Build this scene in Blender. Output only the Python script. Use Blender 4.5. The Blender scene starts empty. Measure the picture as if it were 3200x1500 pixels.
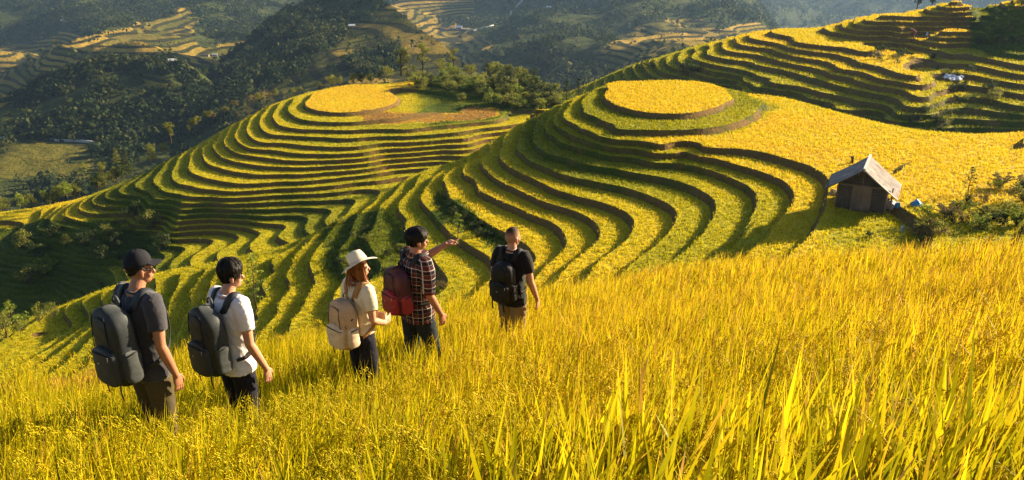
import bpy, bmesh, math, random
import numpy as np
from mathutils import Vector, Matrix, Euler, noise as mnoise
R = math.radians
rng = np.random.default_rng(7)
random.seed(7)
scene = bpy.context.scene
COL = scene.collection

# ------------------------------------------------------------------ camera geometry
F = 1600 / math.tan(R(30)); PITCH = R(20.93)
CP, SP = math.cos(PITCH), math.sin(PITCH)
def ray(u, v):
    a = (u - 1600) / F; b = (750 - v) / F
    return np.array([a, CP + b * SP, -SP + b * CP])
def at_y(u, v, Y):
    r = ray(u, v); return r * (Y / r[1])
def at_z(u, v, Z):
    r = ray(u, v); return r * (Z / r[2])
def at_d(u, v, D):
    return ray(u, v) * D
def project(P):
    P = np.asarray(P, float)
    x = P[..., 0]; d = P[..., 1] * CP - P[..., 2] * SP; up = P[..., 1] * SP + P[..., 2] * CP
    d = np.maximum(d, 1e-3)
    return 1600 + F * x / d, 750 - F * up / d, d

SUN_AZ = R(62)      # clockwise from the view direction (+Y) to +X
SUN_EL = R(19)

# ------------------------------------------------------------------ numpy noise
def _h(ix, iy, s):
    n = (ix * 374761393 + iy * 668265263 + s * 1442695041) & 0xffffffff
    n = ((n ^ (n >> 13)) * 1274126177) & 0xffffffff
    return ((n ^ (n >> 16)) & 0xffff) / 65535.0
def vnoise(x, y, s=0):
    x = np.asarray(x, float); y = np.asarray(y, float)
    ix = np.floor(x).astype(np.int64); iy = np.floor(y).astype(np.int64)
    fx = x - ix; fy = y - iy
    fx = fx * fx * fx * (fx * (fx * 6 - 15) + 10); fy = fy * fy * fy * (fy * (fy * 6 - 15) + 10)
    a = _h(ix, iy, s); b = _h(ix + 1, iy, s); c = _h(ix, iy + 1, s); d = _h(ix + 1, iy + 1, s)
    return (a + (b - a) * fx + (c - a) * fy + (a - b - c + d) * fx * fy) * 2 - 1
def fbm(x, y, o=4, s=0):
    t = 0; a = 1.0; n = 0
    for i in range(o):
        t = t + a * vnoise(x * 2 ** i + 17.3 * i, y * 2 ** i - 9.1 * i, s + i); n += a; a *= .5
    return t / n
def inpoly(x, y, poly):
    x = np.asarray(x, float); y = np.asarray(y, float); r = np.zeros(x.shape, bool)
    n = len(poly)
    for i in range(n):
        x1, y1 = poly[i]; x2, y2 = poly[(i + 1) % n]
        if y1 == y2: continue
        c = ((y1 > y) != (y2 > y)) & (x < (x2 - x1) * (y - y1) / (y2 - y1) + x1)
        r ^= c
    return r
class TPS:
    def __init__(s, P, V, lam=0.0):
        s.P = np.array(P, float)[:, :2]; V = np.array(V, float)
        s.c = s.P.mean(0); s.k = s.P.std(); s.Q = (s.P - s.c) / s.k
        n = len(s.Q); K = s.ker(s.Q, s.Q) + lam * np.eye(n)
        A = np.zeros((n + 3, n + 3)); A[:n, :n] = K
        A[:n, n] = 1; A[:n, n + 1:] = s.Q; A[n, :n] = 1; A[n + 1:, :n] = s.Q.T
        s.w = np.linalg.solve(A, np.concatenate([V, [0, 0, 0]]))
    def ker(s, A, B):
        d2 = ((A[:, None, :] - B[None, :, :]) ** 2).sum(2)
        return d2 * np.log(d2 + 1e-12) * .5
    def __call__(s, x, y):
        x = np.asarray(x, float); sh = x.shape
        q = np.stack([(x.ravel() - s.c[0]) / s.k, (np.asarray(y, float).ravel() - s.c[1]) / s.k], 1)
        out = np.empty(len(q)); n = len(s.Q)
        for i in range(0, len(q), 20000):
            e = q[i:i + 20000]
            out[i:i + 20000] = s.ker(e, s.Q) @ s.w[:n] + s.w[n] + e @ s.w[n + 1:]
        return out.reshape(sh)

# ------------------------------------------------------------------ object helpers
def np_mesh(name, V, Fc, mats=(), mi=None, attrs=None, smooth=False):
    """V (n,3); Fc (m,3|4) int array"""
    V = np.asarray(V, np.float32); Fc = np.asarray(Fc, np.int32)
    me = bpy.data.meshes.new(name)
    k = Fc.shape[1]
    me.vertices.add(len(V)); me.vertices.foreach_set('co', V.ravel())
    me.loops.add(Fc.size); me.loops.foreach_set('vertex_index', Fc.ravel())
    me.polygons.add(len(Fc)); me.polygons.foreach_set('loop_start', np.arange(0, Fc.size, k, dtype=np.int32))
    for m in mats: me.materials.append(m)
    if mi is not None: me.polygons.foreach_set('material_index', np.asarray(mi, np.int32))
    me.polygons.foreach_set('use_smooth', np.full(len(Fc), smooth, bool))
    for an, av in (attrs or {}).items():
        a = me.attributes.new(an, 'FLOAT', 'POINT'); a.data.foreach_set('value', np.asarray(av, np.float32))
    me.update(calc_edges=True)
    return me
def link(name, me, parent=None):
    o = bpy.data.objects.new(name, me); COL.objects.link(o)
    if parent is not None: o.parent = parent
    return o
def tag(o, label=None, cat=None, group=None, kind=None):
    if label: o['label'] = label
    if cat: o['category'] = cat
    if group: o['group'] = group
    if kind: o['kind'] = kind
    return o
def empty(name, loc, rz=0.0):
    o = bpy.data.objects.new(name, None); COL.objects.link(o)
    o.location = loc; o.rotation_euler = (0, 0, rz); o.empty_display_size = .1
    return o
def bm_mesh(name, bm, mat, smooth=True):
    me = bpy.data.meshes.new(name); bm.normal_update(); bm.to_mesh(me); bm.free()
    for m in (mat if isinstance(mat, (list, tuple)) else [mat]): me.materials.append(m)
    me.polygons.foreach_set('use_smooth', np.full(len(me.polygons), smooth, bool))
    return me
def copy_tree(o, parent=None):
    c = o.copy(); COL.objects.link(c)
    if parent is not None: c.parent = parent
    for ch in list(o.children): copy_tree(ch, c)
    return c

# ------------------------------------------------------------------ materials
class NT:
    def __init__(s, name):
        s.m = bpy.data.materials.new(name); s.m.use_nodes = True
        s.t = s.m.node_tree; s.t.nodes.clear()
        s.out = s.n('ShaderNodeOutputMaterial')
    def n(s, ty, **kw):
        nd = s.t.nodes.new(ty)
        for k, v in kw.items():
            if k == 'inp':
                for a, b in v.items(): s.set(nd, a, b)
            else: setattr(nd, k, v)
        return nd
    def set(s, nd, a, b):
        i = nd.inputs[a]
        if isinstance(b, bpy.types.NodeSocket): s.t.links.new(b, i)
        elif isinstance(b, bpy.types.Node): s.t.links.new(b.outputs[0], i)
        else: i.default_value = b
    def ramp(s, fac, pts, interp='LINEAR'):
        r = s.n('ShaderNodeValToRGB'); s.set(r, 0, fac); cr = r.color_ramp; cr.interpolation = interp
        while len(cr.elements) < len(pts): cr.elements.new(.5)
        for e, (p, c) in zip(cr.elements, pts):
            e.position = p; e.color = (c[0], c[1], c[2], 1) if not isinstance(c, (int, float)) else (c, c, c, 1)
        return r.outputs[0]
    def noise(s, scale, detail=4, rough=.6, coord=None, dist=0):
        nd = s.n('ShaderNodeTexNoise'); nd.inputs['Scale'].default_value = scale
        nd.inputs['Detail'].default_value = detail; nd.inputs['Roughness'].default_value = rough
        nd.inputs['Distortion'].default_value = dist
        if coord is not None: s.set(nd, 'Vector', coord)
        return nd.outputs[0]
    def attr(s, name):
        return s.n('ShaderNodeAttribute', attribute_name=name).outputs['Fac']
    def math(s, op, a, b=0.0, c=0.0, clamp=False):
        nd = s.n('ShaderNodeMath', operation=op, use_clamp=clamp); s.set(nd, 0, a); s.set(nd, 1, b)
        s.set(nd, 2, c); return nd.outputs[0]
    def mix(s, f, a, b, mode='MIX'):
        nd = s.n('ShaderNodeMix', data_type='RGBA', blend_type=mode)
        s.set(nd, 0, f)
        for i, x in ((6, a), (7, b)):
            s.set(nd, i, (x[0], x[1], x[2], 1) if isinstance(x, tuple) else x)
        return nd.outputs[2]
    def bump(s, h, strength=.5, dist=.1):
        nd = s.n('ShaderNodeBump'); s.set(nd, 'Height', h); nd.inputs['Strength'].default_value = strength
        nd.inputs['Distance'].default_value = dist; return nd.outputs[0]
    def coord(s, which='Object'):
        return s.n('ShaderNodeTexCoord').outputs[which]
    def pos(s):
        return s.n('ShaderNodeNewGeometry').outputs['Position']
    def principled(s, col, rough=.8, spec=.3, normal=None, **kw):
        p = s.n('ShaderNodeBsdfPrincipled')
        s.set(p, 'Base Color', (col[0], col[1], col[2], 1) if isinstance(col, tuple) else col)
        s.set(p, 'Roughness', rough); s.set(p, 'Specular IOR Level', spec)
        if normal is not None: s.set(p, 'Normal', normal)
        for k, v in kw.items(): s.set(p, k, v)
        return p
    def done(s, sh):
        s.t.links.new(sh.outputs[0] if isinstance(sh, bpy.types.Node) else sh, s.out.inputs[0]); return s.m

RICE_RAMP = [(0.0, (.028, .062, .003)), (.28, (.21, .22, .005)), (.48, (.46, .40, .006)), (.7, (.70, .50, .010)),
             (.88, (.60, .34, .03)), (1.0, (.22, .12, .045))]
def rice_leaf_mat(name, trans=.45, gloss=.25):
    t = NT(name)
    c = t.ramp(t.attr('ripe'), RICE_RAMP)
    c = t.mix(1.0, c, t.ramp(t.attr('tone'), [(0, .45), (1, 1.25)]), 'MULTIPLY')
    p = t.principled(c, .5, gloss)
    tr = t.n('ShaderNodeBsdfTranslucent'); t.set(tr, 'Color', c)
    mx = t.n('ShaderNodeMixShader'); t.set(mx, 0, trans); t.set(mx, 1, p.outputs[0]); t.set(mx, 2, tr.outputs[0])
    return t.done(mx)
def paddy_mat():
    t = NT('paddy'); ps = t.pos()
    n1 = t.noise(1.3, 6, .75, ps); n2 = t.noise(.12, 3, .6, ps)
    f = t.math('ADD', t.attr('ripe'), t.math('MULTIPLY', t.math('SUBTRACT', n1, .5), .5))
    f = t.math('ADD', f, t.math('MULTIPLY', t.math('SUBTRACT', n2, .5), .25), clamp=True)
    c = t.ramp(f, RICE_RAMP)
    c = t.mix(1.0, c, t.ramp(t.noise(5, 3, .8, ps), [(.3, .55), (.62, 1.0)]), 'MULTIPLY')
    return t.done(t.principled(c, .8, .15, t.bump(n1, .6, .25)))
def riser_mat():
    t = NT('terrace_bank'); ps = t.pos()
    n1 = t.noise(.35, 5, .7, ps); n2 = t.noise(2.2, 6, .75, ps)
    earth = t.mix(n2, (.065, .038, .011), (.27, .16, .048))
    grass = t.mix(n2, (.020, .036, .003), (.10, .13, .010))
    f = t.math('ADD', t.attr('ripe'), t.math('SUBTRACT', n1, .5))
    c = t.mix(t.ramp(f, [(.30, 0), (.52, 1)]), grass, earth)
    return t.done(t.principled(c, .9, .1, t.bump(n2, .9, .3)))
M_PADDY = paddy_mat(); M_BANK = riser_mat(); M_RICE = rice_leaf_mat('rice_leaf', .5)

# ------------------------------------------------------------------ terraced hills (sliced contour meshes)
class Hill:
    def __init__(s, ctrl, z0, h, eps=.10, namp=.16, nscale=.16, seed=3, lam=1e-5):
        """ctrl: (u, v, level) pixels of terrace lips, or ('w', x, y, level) world anchors"""
        s.z0, s.h, s.eps, s.namp, s.ns, s.seed = z0, h, eps, namp, nscale, seed
        P, V = [], []
        for c in ctrl:
            if c[0] == 'w': P.append(c[1:3]); V.append(c[3])
            else:
                p = at_z(c[0], c[1], z0 - h * c[2]); P.append(p[:2]); V.append(c[2])
        s.P = np.array(P); s.V = np.array(V); s.tps = TPS(P, V, lam)
        s.nmin, s.nmax = s.V.min(), s.V.max()
    def level(s, x, y):
        n = s.tps(x, y); n = n + s.namp * np.clip(n * .5, .15, 1) * fbm(np.asarray(x) * s.ns, np.asarray(y) * s.ns, 3, s.seed)
        return n
    def g(s, H):
        k = np.floor(H); t = H - k
        return k + np.clip((t - (1 - s.eps)) / s.eps, 0, 1)
    def z(s, x, y):
        return s.z0 + s.h * s.g(-s.level(np.array([x], float), np.array([y], float)))[0]
    def build(s, name, x0, x1, y0, y1, cell, keep=None, ripe=None, clampn=None):
        nx = int((x1 - x0) / cell) + 1; ny = int((y1 - y0) / cell) + 1
        X, Y = np.meshgrid(np.linspace(x0, x1, nx), np.linspace(y0, y1, ny))
        Hh = -s.level(X, Y)
        if clampn: Hh = np.clip(Hh, -clampn[1], -clampn[0])
        H = Hh.ravel(); xs = X.ravel(); ys = Y.ravel()
        K = np.ones((ny, nx), bool) if keep is None else keep(X, Y, s.z0 + s.h * Hh)
        idx = np.arange(nx * ny).reshape(ny, nx)
        ok = (K[:-1, :-1] & K[1:, :-1] & K[:-1, 1:] & K[1:, 1:])
        a, b, c, d = idx[:-1, :-1][ok], idx[:-1, 1:][ok], idx[1:, 1:][ok], idx[1:, :-1][ok]
        T = np.concatenate([np.stack([a, b, c], 1), np.stack([a, c, d], 1)])
        eps = s.eps
        Hl = H.tolist(); VX = xs.tolist(); VY = ys.tolist(); VH = H.tolist()
        cut = {}
        faces = []; mids = []
        def band(hv):  # 2k tread, 2k+1 riser
            k = math.floor(hv); return 2 * k + (1 if hv - k > 1 - eps else 0)
        def bnd(j):    # lower bound of band j
            return j / 2 if j % 2 == 0 else (j - 1) / 2 + 1 - eps
        Bn = (2 * np.floor(H) + ((H - np.floor(H)) > 1 - eps)).astype(int)
        lo = Bn[T].min(1); hi = Bn[T].max(1)
        same = lo == hi
        F0 = T[same]; M0 = (lo[same] % 2)
        def cutv(i, j, c, vi, vj):
            key = (i, j, c) if i < j else (j, i, c)
            r = cut.get(key)
            if r is None:
                t = (c - vi) / (vj - vi)
                VX.append(VX[i] + (VX[j] - VX[i]) * t); VY.append(VY[i] + (VY[j] - VY[i]) * t); VH.append(c)
                r = len(VX) - 1; cut[key] = r
            return r
        for ti in np.nonzero(~same)[0]:
            poly = T[ti].tolist()
            for jb in range(lo[ti], hi[ti] + 1):
                if len(poly) < 3: break
                if jb == hi[ti]:
                    low, up = poly, []
                else:
                    c = bnd(jb + 1); low, up = [], []
                    n = len(poly)
                    for q in range(n):
                        i, j = poly[q], poly[(q + 1) % n]; vi, vj = VH[i], VH[j]
                        if vi <= c: low.append(i)
                        if vi >= c: up.append(i)
                        if (vi < c < vj) or (vj < c < vi):
                            r = cutv(i, j, c, vi, vj); low.append(r); up.append(r)
                for q in range(1, len(low) - 1):
                    faces.append((low[0], low[q], low[q + 1])); mids.append(jb % 2)
                poly = up
        Fc = np.concatenate([F0, np.array(faces, int).reshape(-1, 3)]); mi = np.concatenate([M0, np.array(mids, int)])
        VX = np.array(VX); VY = np.array(VY); VH = np.array(VH)
        z = s.z0 + s.h * s.g(VH + np.where(np.abs(VH - np.round(VH)) < 1e-9, 1e-7, 0))
        # small roughness
        z = z + .05 * s.h * fbm(VX * 1.1, VY * 1.1, 2, 5)
        # drop degenerate
        n3 = Fc[:, 0] != Fc[:, 1]; n3 &= (Fc[:, 1] != Fc[:, 2]) & (Fc[:, 0] != Fc[:, 2]); Fc = Fc[n3]; mi = mi[n3]
        lev = np.ceil(-VH - 1e-6)          # level index of the tread
        rp = ripe(VX, VY, z, -VH) if ripe else np.full(len(VX), .6)
        s.V3 = np.stack([VX, VY, z], 1); s.F = Fc; s.mi = mi; s.rp = rp; s.VH = VH
        me = np_mesh(name, s.V3, Fc, [M_PADDY, M_BANK], mi, {'ripe': rp})
        o = link(name, me); tag(o, kind='structure'); return o
    def scatter(s, name, dens, hgt, wid, seed, blades=4, lean=.35, cull=True, maxd=1e9, bank_dens=0.0, skip=None):
        """rice standing on the treads as real blades"""
        r = np.random.default_rng(seed)
        V = s.V3; Fc = s.F
        A, B, C = V[Fc[:, 0]], V[Fc[:, 1]], V[Fc[:, 2]]
        ar = .5 * np.linalg.norm(np.cross(B - A, C - A), axis=1)
        dn = np.where(s.mi == 0, dens, bank_dens)
        cen = (A + B + C) / 3
        u, v, d = project(cen)
        vis = (u > -120) & (u < 3320) & (v > -120) & (v < 1250)
        if skip is not None: vis &= ~skip(cen[:, 0], cen[:, 1])
        w = ar * dn * vis
        cnt = r.poisson(w); f = np.repeat(np.arange(len(Fc)), cnt); n = len(f)
        a = r.random(n); b = r.random(n); sw = a + b > 1; a[sw] = 1 - a[sw]; b[sw] = 1 - b[sw]
        P = A[f] + a[:, None] * (B[f] - A[f]) + b[:, None] * (C[f] - A[f])
        rp = s.rp[Fc[f, 0]]; bank = s.mi[f] == 1
        return rice_blades(name, P, np.where(bank, rp * .45, rp), np.where(bank, hgt * .75, hgt), wid, r, blades, lean)
def rice_blades(name, P, rp, hgt, wid, r, blades=4, lean=.35, mat=None, kind='stuff'):
    n = len(P); N = n * blades
    Pb = np.repeat(P, blades, 0); rb = np.repeat(rp, blades); hb = np.repeat(np.broadcast_to(hgt, (n,)), blades)
    th = r.random(N) * 2 * math.pi; jit = r.normal(0, wid * .9, (N, 2))
    h = hb * r.uniform(.6, 1.15, N); ln = h * np.abs(r.normal(0, lean, N))
    ph = r.random(N) * 2 * math.pi
    wv = np.stack([np.cos(th), np.sin(th), np.zeros(N)], 1) * (wid * r.uniform(.6, 1.2, N))[:, None] * .5
    base = Pb.copy(); base[:, :2] += jit; base[:, 2] -= .05
    tip = base + np.stack([np.cos(ph) * ln, np.sin(ph) * ln, h], 1)
    V = np.stack([base - wv, base + wv, tip], 1).reshape(-1, 3)
    Fc = np.arange(N * 3).reshape(-1, 3)
    rv = np.clip(np.repeat(rb + r.normal(0, .09, N), 3), 0, 1)
    rv[0::3] -= .08; rv[1::3] -= .08
    tone = np.clip(np.repeat(r.normal(.6, .2, N), 3), 0, 1)
    me = np_mesh(name, V, Fc, [mat or M_RICE], None, {'ripe': np.clip(rv, 0, 1), 'tone': tone})
    o = link(name, me); tag(o, kind=kind); return o

def zt(ox, oy, pts, lev):
    return [(ox + x / 2.0125, oy + y / 2.0125, lev) for x, y in pts]
SKY_STRENGTH, SUN_STRENGTH, EXPOSURE = .05, 5, 1.75
# ------------------------------------------------------------------ hill B (the near round hill)
z1 = lambda lev, *p: zt(1400, 220, p, lev)
z2 = lambda lev, *p: zt(0, 460, p, lev)
z3 = lambda lev, *p: zt(400, 220, p, lev)
z4 = lambda lev, *p: zt(1920, 0, p, lev)
z5 = lambda lev, *p: zt(700, 500, p, lev)
def back_pts(pts, z0, h, far, drop):
    out = []
    for (u, v, l) in pts:
        p = at_z(u, v, z0 - h * l); q = p[:2] * (1 + far / np.linalg.norm(p[:2]))
        out.append(('w', q[0], q[1], l + drop))
    return out
BZ, BH = -21.0, .60
cb = []
cb += z1(-.5, (1390, 160), (1200, 150), (1600, 150), (1390, 110), (1390, 220))
cb += z1(0, (985, 160), (1050, 212), (1200, 255), (1390, 270), (1560, 262), (1700, 225), (1790, 175), (1010, 115), (1200, 68), (1390, 62), (1600, 75), (1740, 120))
cb += z1(1, (850, 190), (860, 240), (930, 290), (1070, 340), (1240, 370), (1450, 375), (1650, 358), (1800, 325), (1890, 290), (1940, 230), (1900, 165), (900, 140), (990, 96))
cb += z1(2, (725, 270), (740, 310), (830, 360), (960, 415), (1080, 437), (1350, 468), (1600, 480), (1800, 490), (2000, 520), (2180, 570), (2300, 610), (2370, 670), (2395, 740), (2360, 830), (2340, 930), (2290, 1020), (2180, 1110), (780, 195), (860, 150))
cb += z1(3, (1500, 505), (1650, 548), (1800, 588), (1950, 630), (2100, 690), (2170, 760), (2170, 830), (2120, 910), (2040, 1000), (1930, 1110))
cb += z1(4, (615, 330), (620, 375), (680, 420), (800, 475), (920, 505), (1150, 540), (1400, 580), (1600, 610), (1750, 660), (1880, 720), (1945, 790), (1945, 850), (1905, 950), (1860, 1040), (1780, 1120), (660, 250), (720, 210))
cb += z1(5, (530, 435), (560, 480), (640, 530), (800, 575), (950, 605), (1100, 630), (1300, 665), (1450, 705), (1600, 760), (1680, 820), (1695, 870), (1650, 970), (1560, 1070), (1470, 1150), (560, 320), (620, 255))
cb += z1(6, (440, 460), (480, 530), (600, 600), (720, 650), (900, 690), (1100, 730), (1250, 780), (1370, 830), (1440, 890), (1435, 960), (1390, 1030), (1300, 1110), (1200, 1180), (460, 380), (540, 295))
cb += z1(7, (330, 500), (345, 570), (430, 630), (560, 690), (700, 755), (850, 800), (1000, 840), (1110, 880), (1178, 945), (1160, 1020), (1060, 1110), (960, 1190), (350, 440), (440, 345))
cb += z1(8, (215, 590), (260, 650), (350, 710), (500, 780), (620, 830), (760, 870), (870, 915), (950, 980), (965, 1030), (930, 1090), (810, 1180), (260, 480), (350, 400))
cb += z1(9, (100, 640), (180, 690), (300, 800), (450, 870), (600, 930), (700, 985), (750, 1070), (730, 1130), (640, 1200), (120, 590), (220, 475))
cb += z1(10, (0, 745), (60, 840), (150, 900), (260, 970), (360, 1020), (480, 1080), (540, 1140), (555, 1200))
cb += z5(10, (1400, 170), (1430, 240), (1380, 110), (1530, 10), (1600, -60))
cb += z5(11, (1240, 240), (1300, 140), (1430, 50))
cb += z5(12, (1100, 300), (1200, 160), (1330, 40), (1160, 380), (1300, 600), (1400, 800))
cb += z5(13, (960, 345), (1050, 230), (1180, 100), (900, 470), (880, 800))
cb += z5(14, (840, 360), (930, 280), (1070, 170), (790, 500), (760, 760), (720, 1000))
cb += z5(15, (720, 375), (820, 330), (920, 260), (600, 540), (545, 640), (560, 800), (500, 930), (430, 1010))
cb += z5(16, (560, 480), (640, 430), (440, 620), (390, 720), (340, 900), (290, 1020))
cb += z5(17, (450, 545), (330, 700), (280, 850), (220, 1000))
cb += z2(18, (1560, 680), (1480, 760), (1400, 900), (1300, 1060))
cb += z2(20, (1280, 800), (1200, 1000), (1130, 1160), (1430, 705))
cb += z2(21, (1130, 830), (1060, 1050), (1230, 745))
cb += z2(22, (980, 900), (1000, 800), (900, 1050))
cb += z2(24, (800, 850), (760, 960), (640, 1130))
cb += z2(26, (520, 970), (560, 1080), (450, 1180))
cb += z2(28, (250, 1080), (330, 1170), (60, 1170))
# gully side behind the ridge
sky = z1(1.5, (960, 105)) + z1(3.5, (700, 225)) + z1(5.5, (560, 285)) + z1(7.5, (380, 380)) + z1(9.5, (180, 495)) + z5(11.5, (1370, 30)) + z5(13.5, (1130, 130)) + z5(15, (920, 250)) + z5(16.2, (640, 420)) + z2(19, (1480, 690)) + z2(22, (1030, 770)) + z2(26, (560, 920)) + z2(29, (100, 1100))
cb += back_pts(sky, BZ, BH, 9, 10)
cb += back_pts(sky, BZ, BH, 24, 40) + back_pts(sky, BZ, BH, 50, 100)
# right field: flat, then falling away behind its skyline
fld = [(2420, 300, 1.55), (2560, 340, 1.6), (2680, 384, 1.65), (2800, 410, 1.65), (2920, 432, 1.6), (3060, 436, 1.5), (3200, 418, 1.2), (3400, 400, .8)]
cb += fld + [(2500, 400, 1.6), (2700, 440, 1.6), (2880, 465, 1.4), (3040, 455, 1.3), (2770, 575, 1.0), (2785, 550, 1.0), (2830, 517, 1.0), (2920, 488, 1.0), (3060, 472, 1.0), (3200, 463, 1.0), (2740, 545, 1.35), (2900, 550, .65), (3050, 530, .55), (3200, 530, .45), (2600, 520, 1.75), (2850, 620, .7), (3000, 640, .5), (3200, 640, .2), (3400, 600, -.5),
             (2680, 650, 1.6), (2620, 760, 1.7), (2790, 720, 1.35), (2830, 780, 1.2), (3000, 760, .7), (2500, 790, 1.85), (3300, 760, -.5)]
cb += back_pts(fld, BZ, BH, 14, 5) + back_pts(fld, BZ, BH, 40, 24)
cb += back_pts([(1650, 242, 1), (1900, 240, 1), (2150, 262, 1), (2280, 290, 1.3)], BZ, BH, 9, 6) + back_pts([(1650, 242, 1), (1900, 240, 1), (2150, 262, 1)], BZ, BH, 24, 34) + back_pts([(1650, 242, 1), (1900, 240, 1), (2150, 262, 1)], BZ, BH, 50, 90)
HB = Hill(cb, BZ, BH, eps=.12, namp=.06, nscale=.22, seed=11, lam=2e-4)
def ripe_b(x, y, z, n):
    u, v, d = project(np.stack([x, y, z], -1))
    k = np.floor(n + .02)
    r = np.interp(n, [0, .02, .1, 1.02, 1.1, 2, 4, 5, 5.9, 6.2, 8, 11, 12, 30], [.72, .72, .36, .36, .46, .48, .38, .34, .36, .56, .62, .58, .50, .50])
    r = np.where((n > 1.2) & (n < 2.05) & (u > 2000), .66, r)
    right = np.clip((u - 1900) / 300, 0, 1)
    r = np.where((n >= 2) & (n < 11), r + (np.where(n < 3.2, .66, np.where(n < 6, .47, .58)) - r) * right, r)
    r = np.where((n < 1.2) & (u > 2450), .70, r)
    kk = np.clip((u - 2540) / 60, 0, 1) * np.clip((v - 640 + 25 * fbm(x * .3, y * .3, 3, 92)) / 40, 0, 1); r = r * (1 - kk) + .50 * kk
    jx = 26 * fbm(x * .2, y * .2, 3, 96)
    for poly, val in (([(1000, 720), (1100, 680), (1200, 660), (1280, 740), (1230, 840), (1100, 910), (1020, 860)], .16), ([(1380, 610), (1450, 640), (1590, 760), (1560, 800), (1440, 720), (1340, 680)], .10)):
        r = np.where(inpoly(u + jx, v + jx * .7, poly), val, r)
    r = r + .10 * fbm(x * .15, y * .15, 3, 31) + .07 * (_h(k.astype(np.int64), k.astype(np.int64) * 3, 5) - .5)
    return np.clip(r, .05, .95)
hb = HB.build('terraced_hill', -60, 75, 38, 150, .55, ripe=ripe_b, clampn=(-1.5, 110), keep=lambda X, Y, Z: (np.abs(X) < Y * .75 + 6) & (Z > -58) & (Y < 119))

# ------------------------------------------------------------------ hill A (farther left hill)
AZ, AH = -36.0, .64
ca = []
ca += z3(-.5, (1400, 175), (1250, 170), (1550, 165), (1400, 130), (1400, 220))
ca += z3(0, (1105, 200), (1130, 235), (1250, 260), (1400, 262), (1550, 245), (1680, 205), (1710, 165), (1600, 105), (1400, 88), (1220, 125))
ca += z3(1, (1010, 240), (1040, 275), (1150, 315), (1350, 328), (1550, 310), (1750, 280), (1860, 230), (1850, 170), (1040, 200), (1120, 140))
ca += z3(2, (905, 290), (950, 340), (1100, 375), (1400, 375), (1750, 378), (1900, 350), (2100, 335), (2300, 320), (940, 230), (1010, 180))
ca += z3(3, (830, 320), (850, 370), (930, 420), (1100, 408), (1250, 415), (1500, 415), (1700, 420), (1830, 405), (2100, 385), (870, 260), (930, 205))
ca += z3(4, (750, 350), (790, 430), (870, 455), (960, 440), (1100, 470), (1300, 480), (1500, 470), (1700, 440), (1900, 450), (2150, 430), (780, 290), (850, 240))
ca += z3(5, (680, 390), (690, 440), (760, 490), (900, 495), (1100, 525), (1300, 535), (1500, 520), (1740, 495), (2100, 470), (700, 350), (770, 285))
ca += z3(6, (600, 440), (640, 490), (740, 530), (850, 545), (1000, 570), (1300, 560), (1700, 520), (2050, 500), (640, 370), (700, 320))
ca += z3(7, (540, 490), (580, 530), (640, 565), (780, 595), (1000, 605), (1300, 595), (1600, 565), (1980, 530), (570, 420), (650, 345))
ca += z3(8, (480, 565), (580, 610), (740, 640), (950, 650), (1200, 645), (1300, 635), (1600, 600), (1960, 570), (510, 460), (590, 375))
ca += z3(9, (370, 620), (470, 680), (600, 700), (880, 715), (1100, 700), (1500, 655), (1850, 610), (400, 550), (500, 430))
ca += z3(10, (290, 650), (420, 720), (560, 750), (880, 755), (1300, 725), (1550, 700), (1750, 660), (310, 580), (400, 490))
ca += z3(11, (180, 720), (230, 760), (420, 795), (600, 805), (900, 775), (1350, 765), (1500, 740), (1590, 750), (1570, 780), (220, 600), (300, 540))
ca += z3(12, (85, 750), (150, 810), (330, 850), (600, 845), (900, 825), (1200, 820), (1400, 800), (1450, 820), (1420, 850), (120, 660), (230, 570))
ca += z3(13, (100, 850), (350, 895), (600, 875), (900, 875), (1150, 865), (1280, 870), (1290, 890), (1260, 915)) + z2(13, (770, 300), (900, 170))
ca += z3(14, (100, 890), (300, 935), (520, 905), (850, 925), (1080, 910), (1130, 940), (1110, 975)) + z2(14, (690, 330), (840, 190))
ca += z3(15, (250, 950), (500, 935), (850, 955), (980, 960), (1000, 985), (960, 1015)) + z2(15, (600, 355), (740, 235))
ca += z3(16, (380, 965), (560, 960), (750, 985), (840, 1015), (800, 1055)) + z2(16, (500, 390), (640, 275), (720, 470))
ca += z3(17, (250, 985), (590, 1005), (680, 1030), (690, 1055), (650, 1095)) + z2(17, (410, 420), (550, 310))
ca += z3(18, (170, 1000), (350, 1030), (470, 1060), (515, 1085), (480, 1115)) + z2(18, (310, 460), (450, 345), (600, 560))
ca += z3(19, (0, 990), (200, 1050), (330, 1095), (355, 1125), (310, 1165)) + z2(19, (240, 520), (350, 385))
ca += z3(20, (0, 1060), (170, 1120), (250, 1160), (240, 1190)) + z2(20, (170, 560), (260, 440), (480, 640))
ca += z2(21.5, (60, 620), (130, 510), (0, 500), (350, 640), (800, 760)) + z2(20.5, (0, 420), (200, 400), (350, 350))
ca += z2(24, (60, 720), (250, 760), (430, 780), (620, 800)) + z2(27, (40, 860), (200, 900), (420, 880)) + z2(31, (0, 980), (150, 1020), (330, 960))
ca += z3(11, (1500, 835)) + z3(13, (1210, 955)) + z3(15, (890, 1050)) + z3(17, (570, 1130)) + z3(19, (260, 1205))
ca += z3(3, (2500, 330)) + z3(5, (2400, 420)) + z3(7, (2250, 500)) + z3(8, (2100, 600)) + z3(9, (1900, 700)) + z3(10, (1700, 820)) + z3(11.5, (1450, 930)) + z3(13.5, (1250, 1020)) + z3(15.5, (950, 1110)) + z3(17, (550, 1190))
ca += [(1850, 400, 4), (2000, 400, 7), (1900, 340, 3), (1820, 300, 2)]
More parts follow.
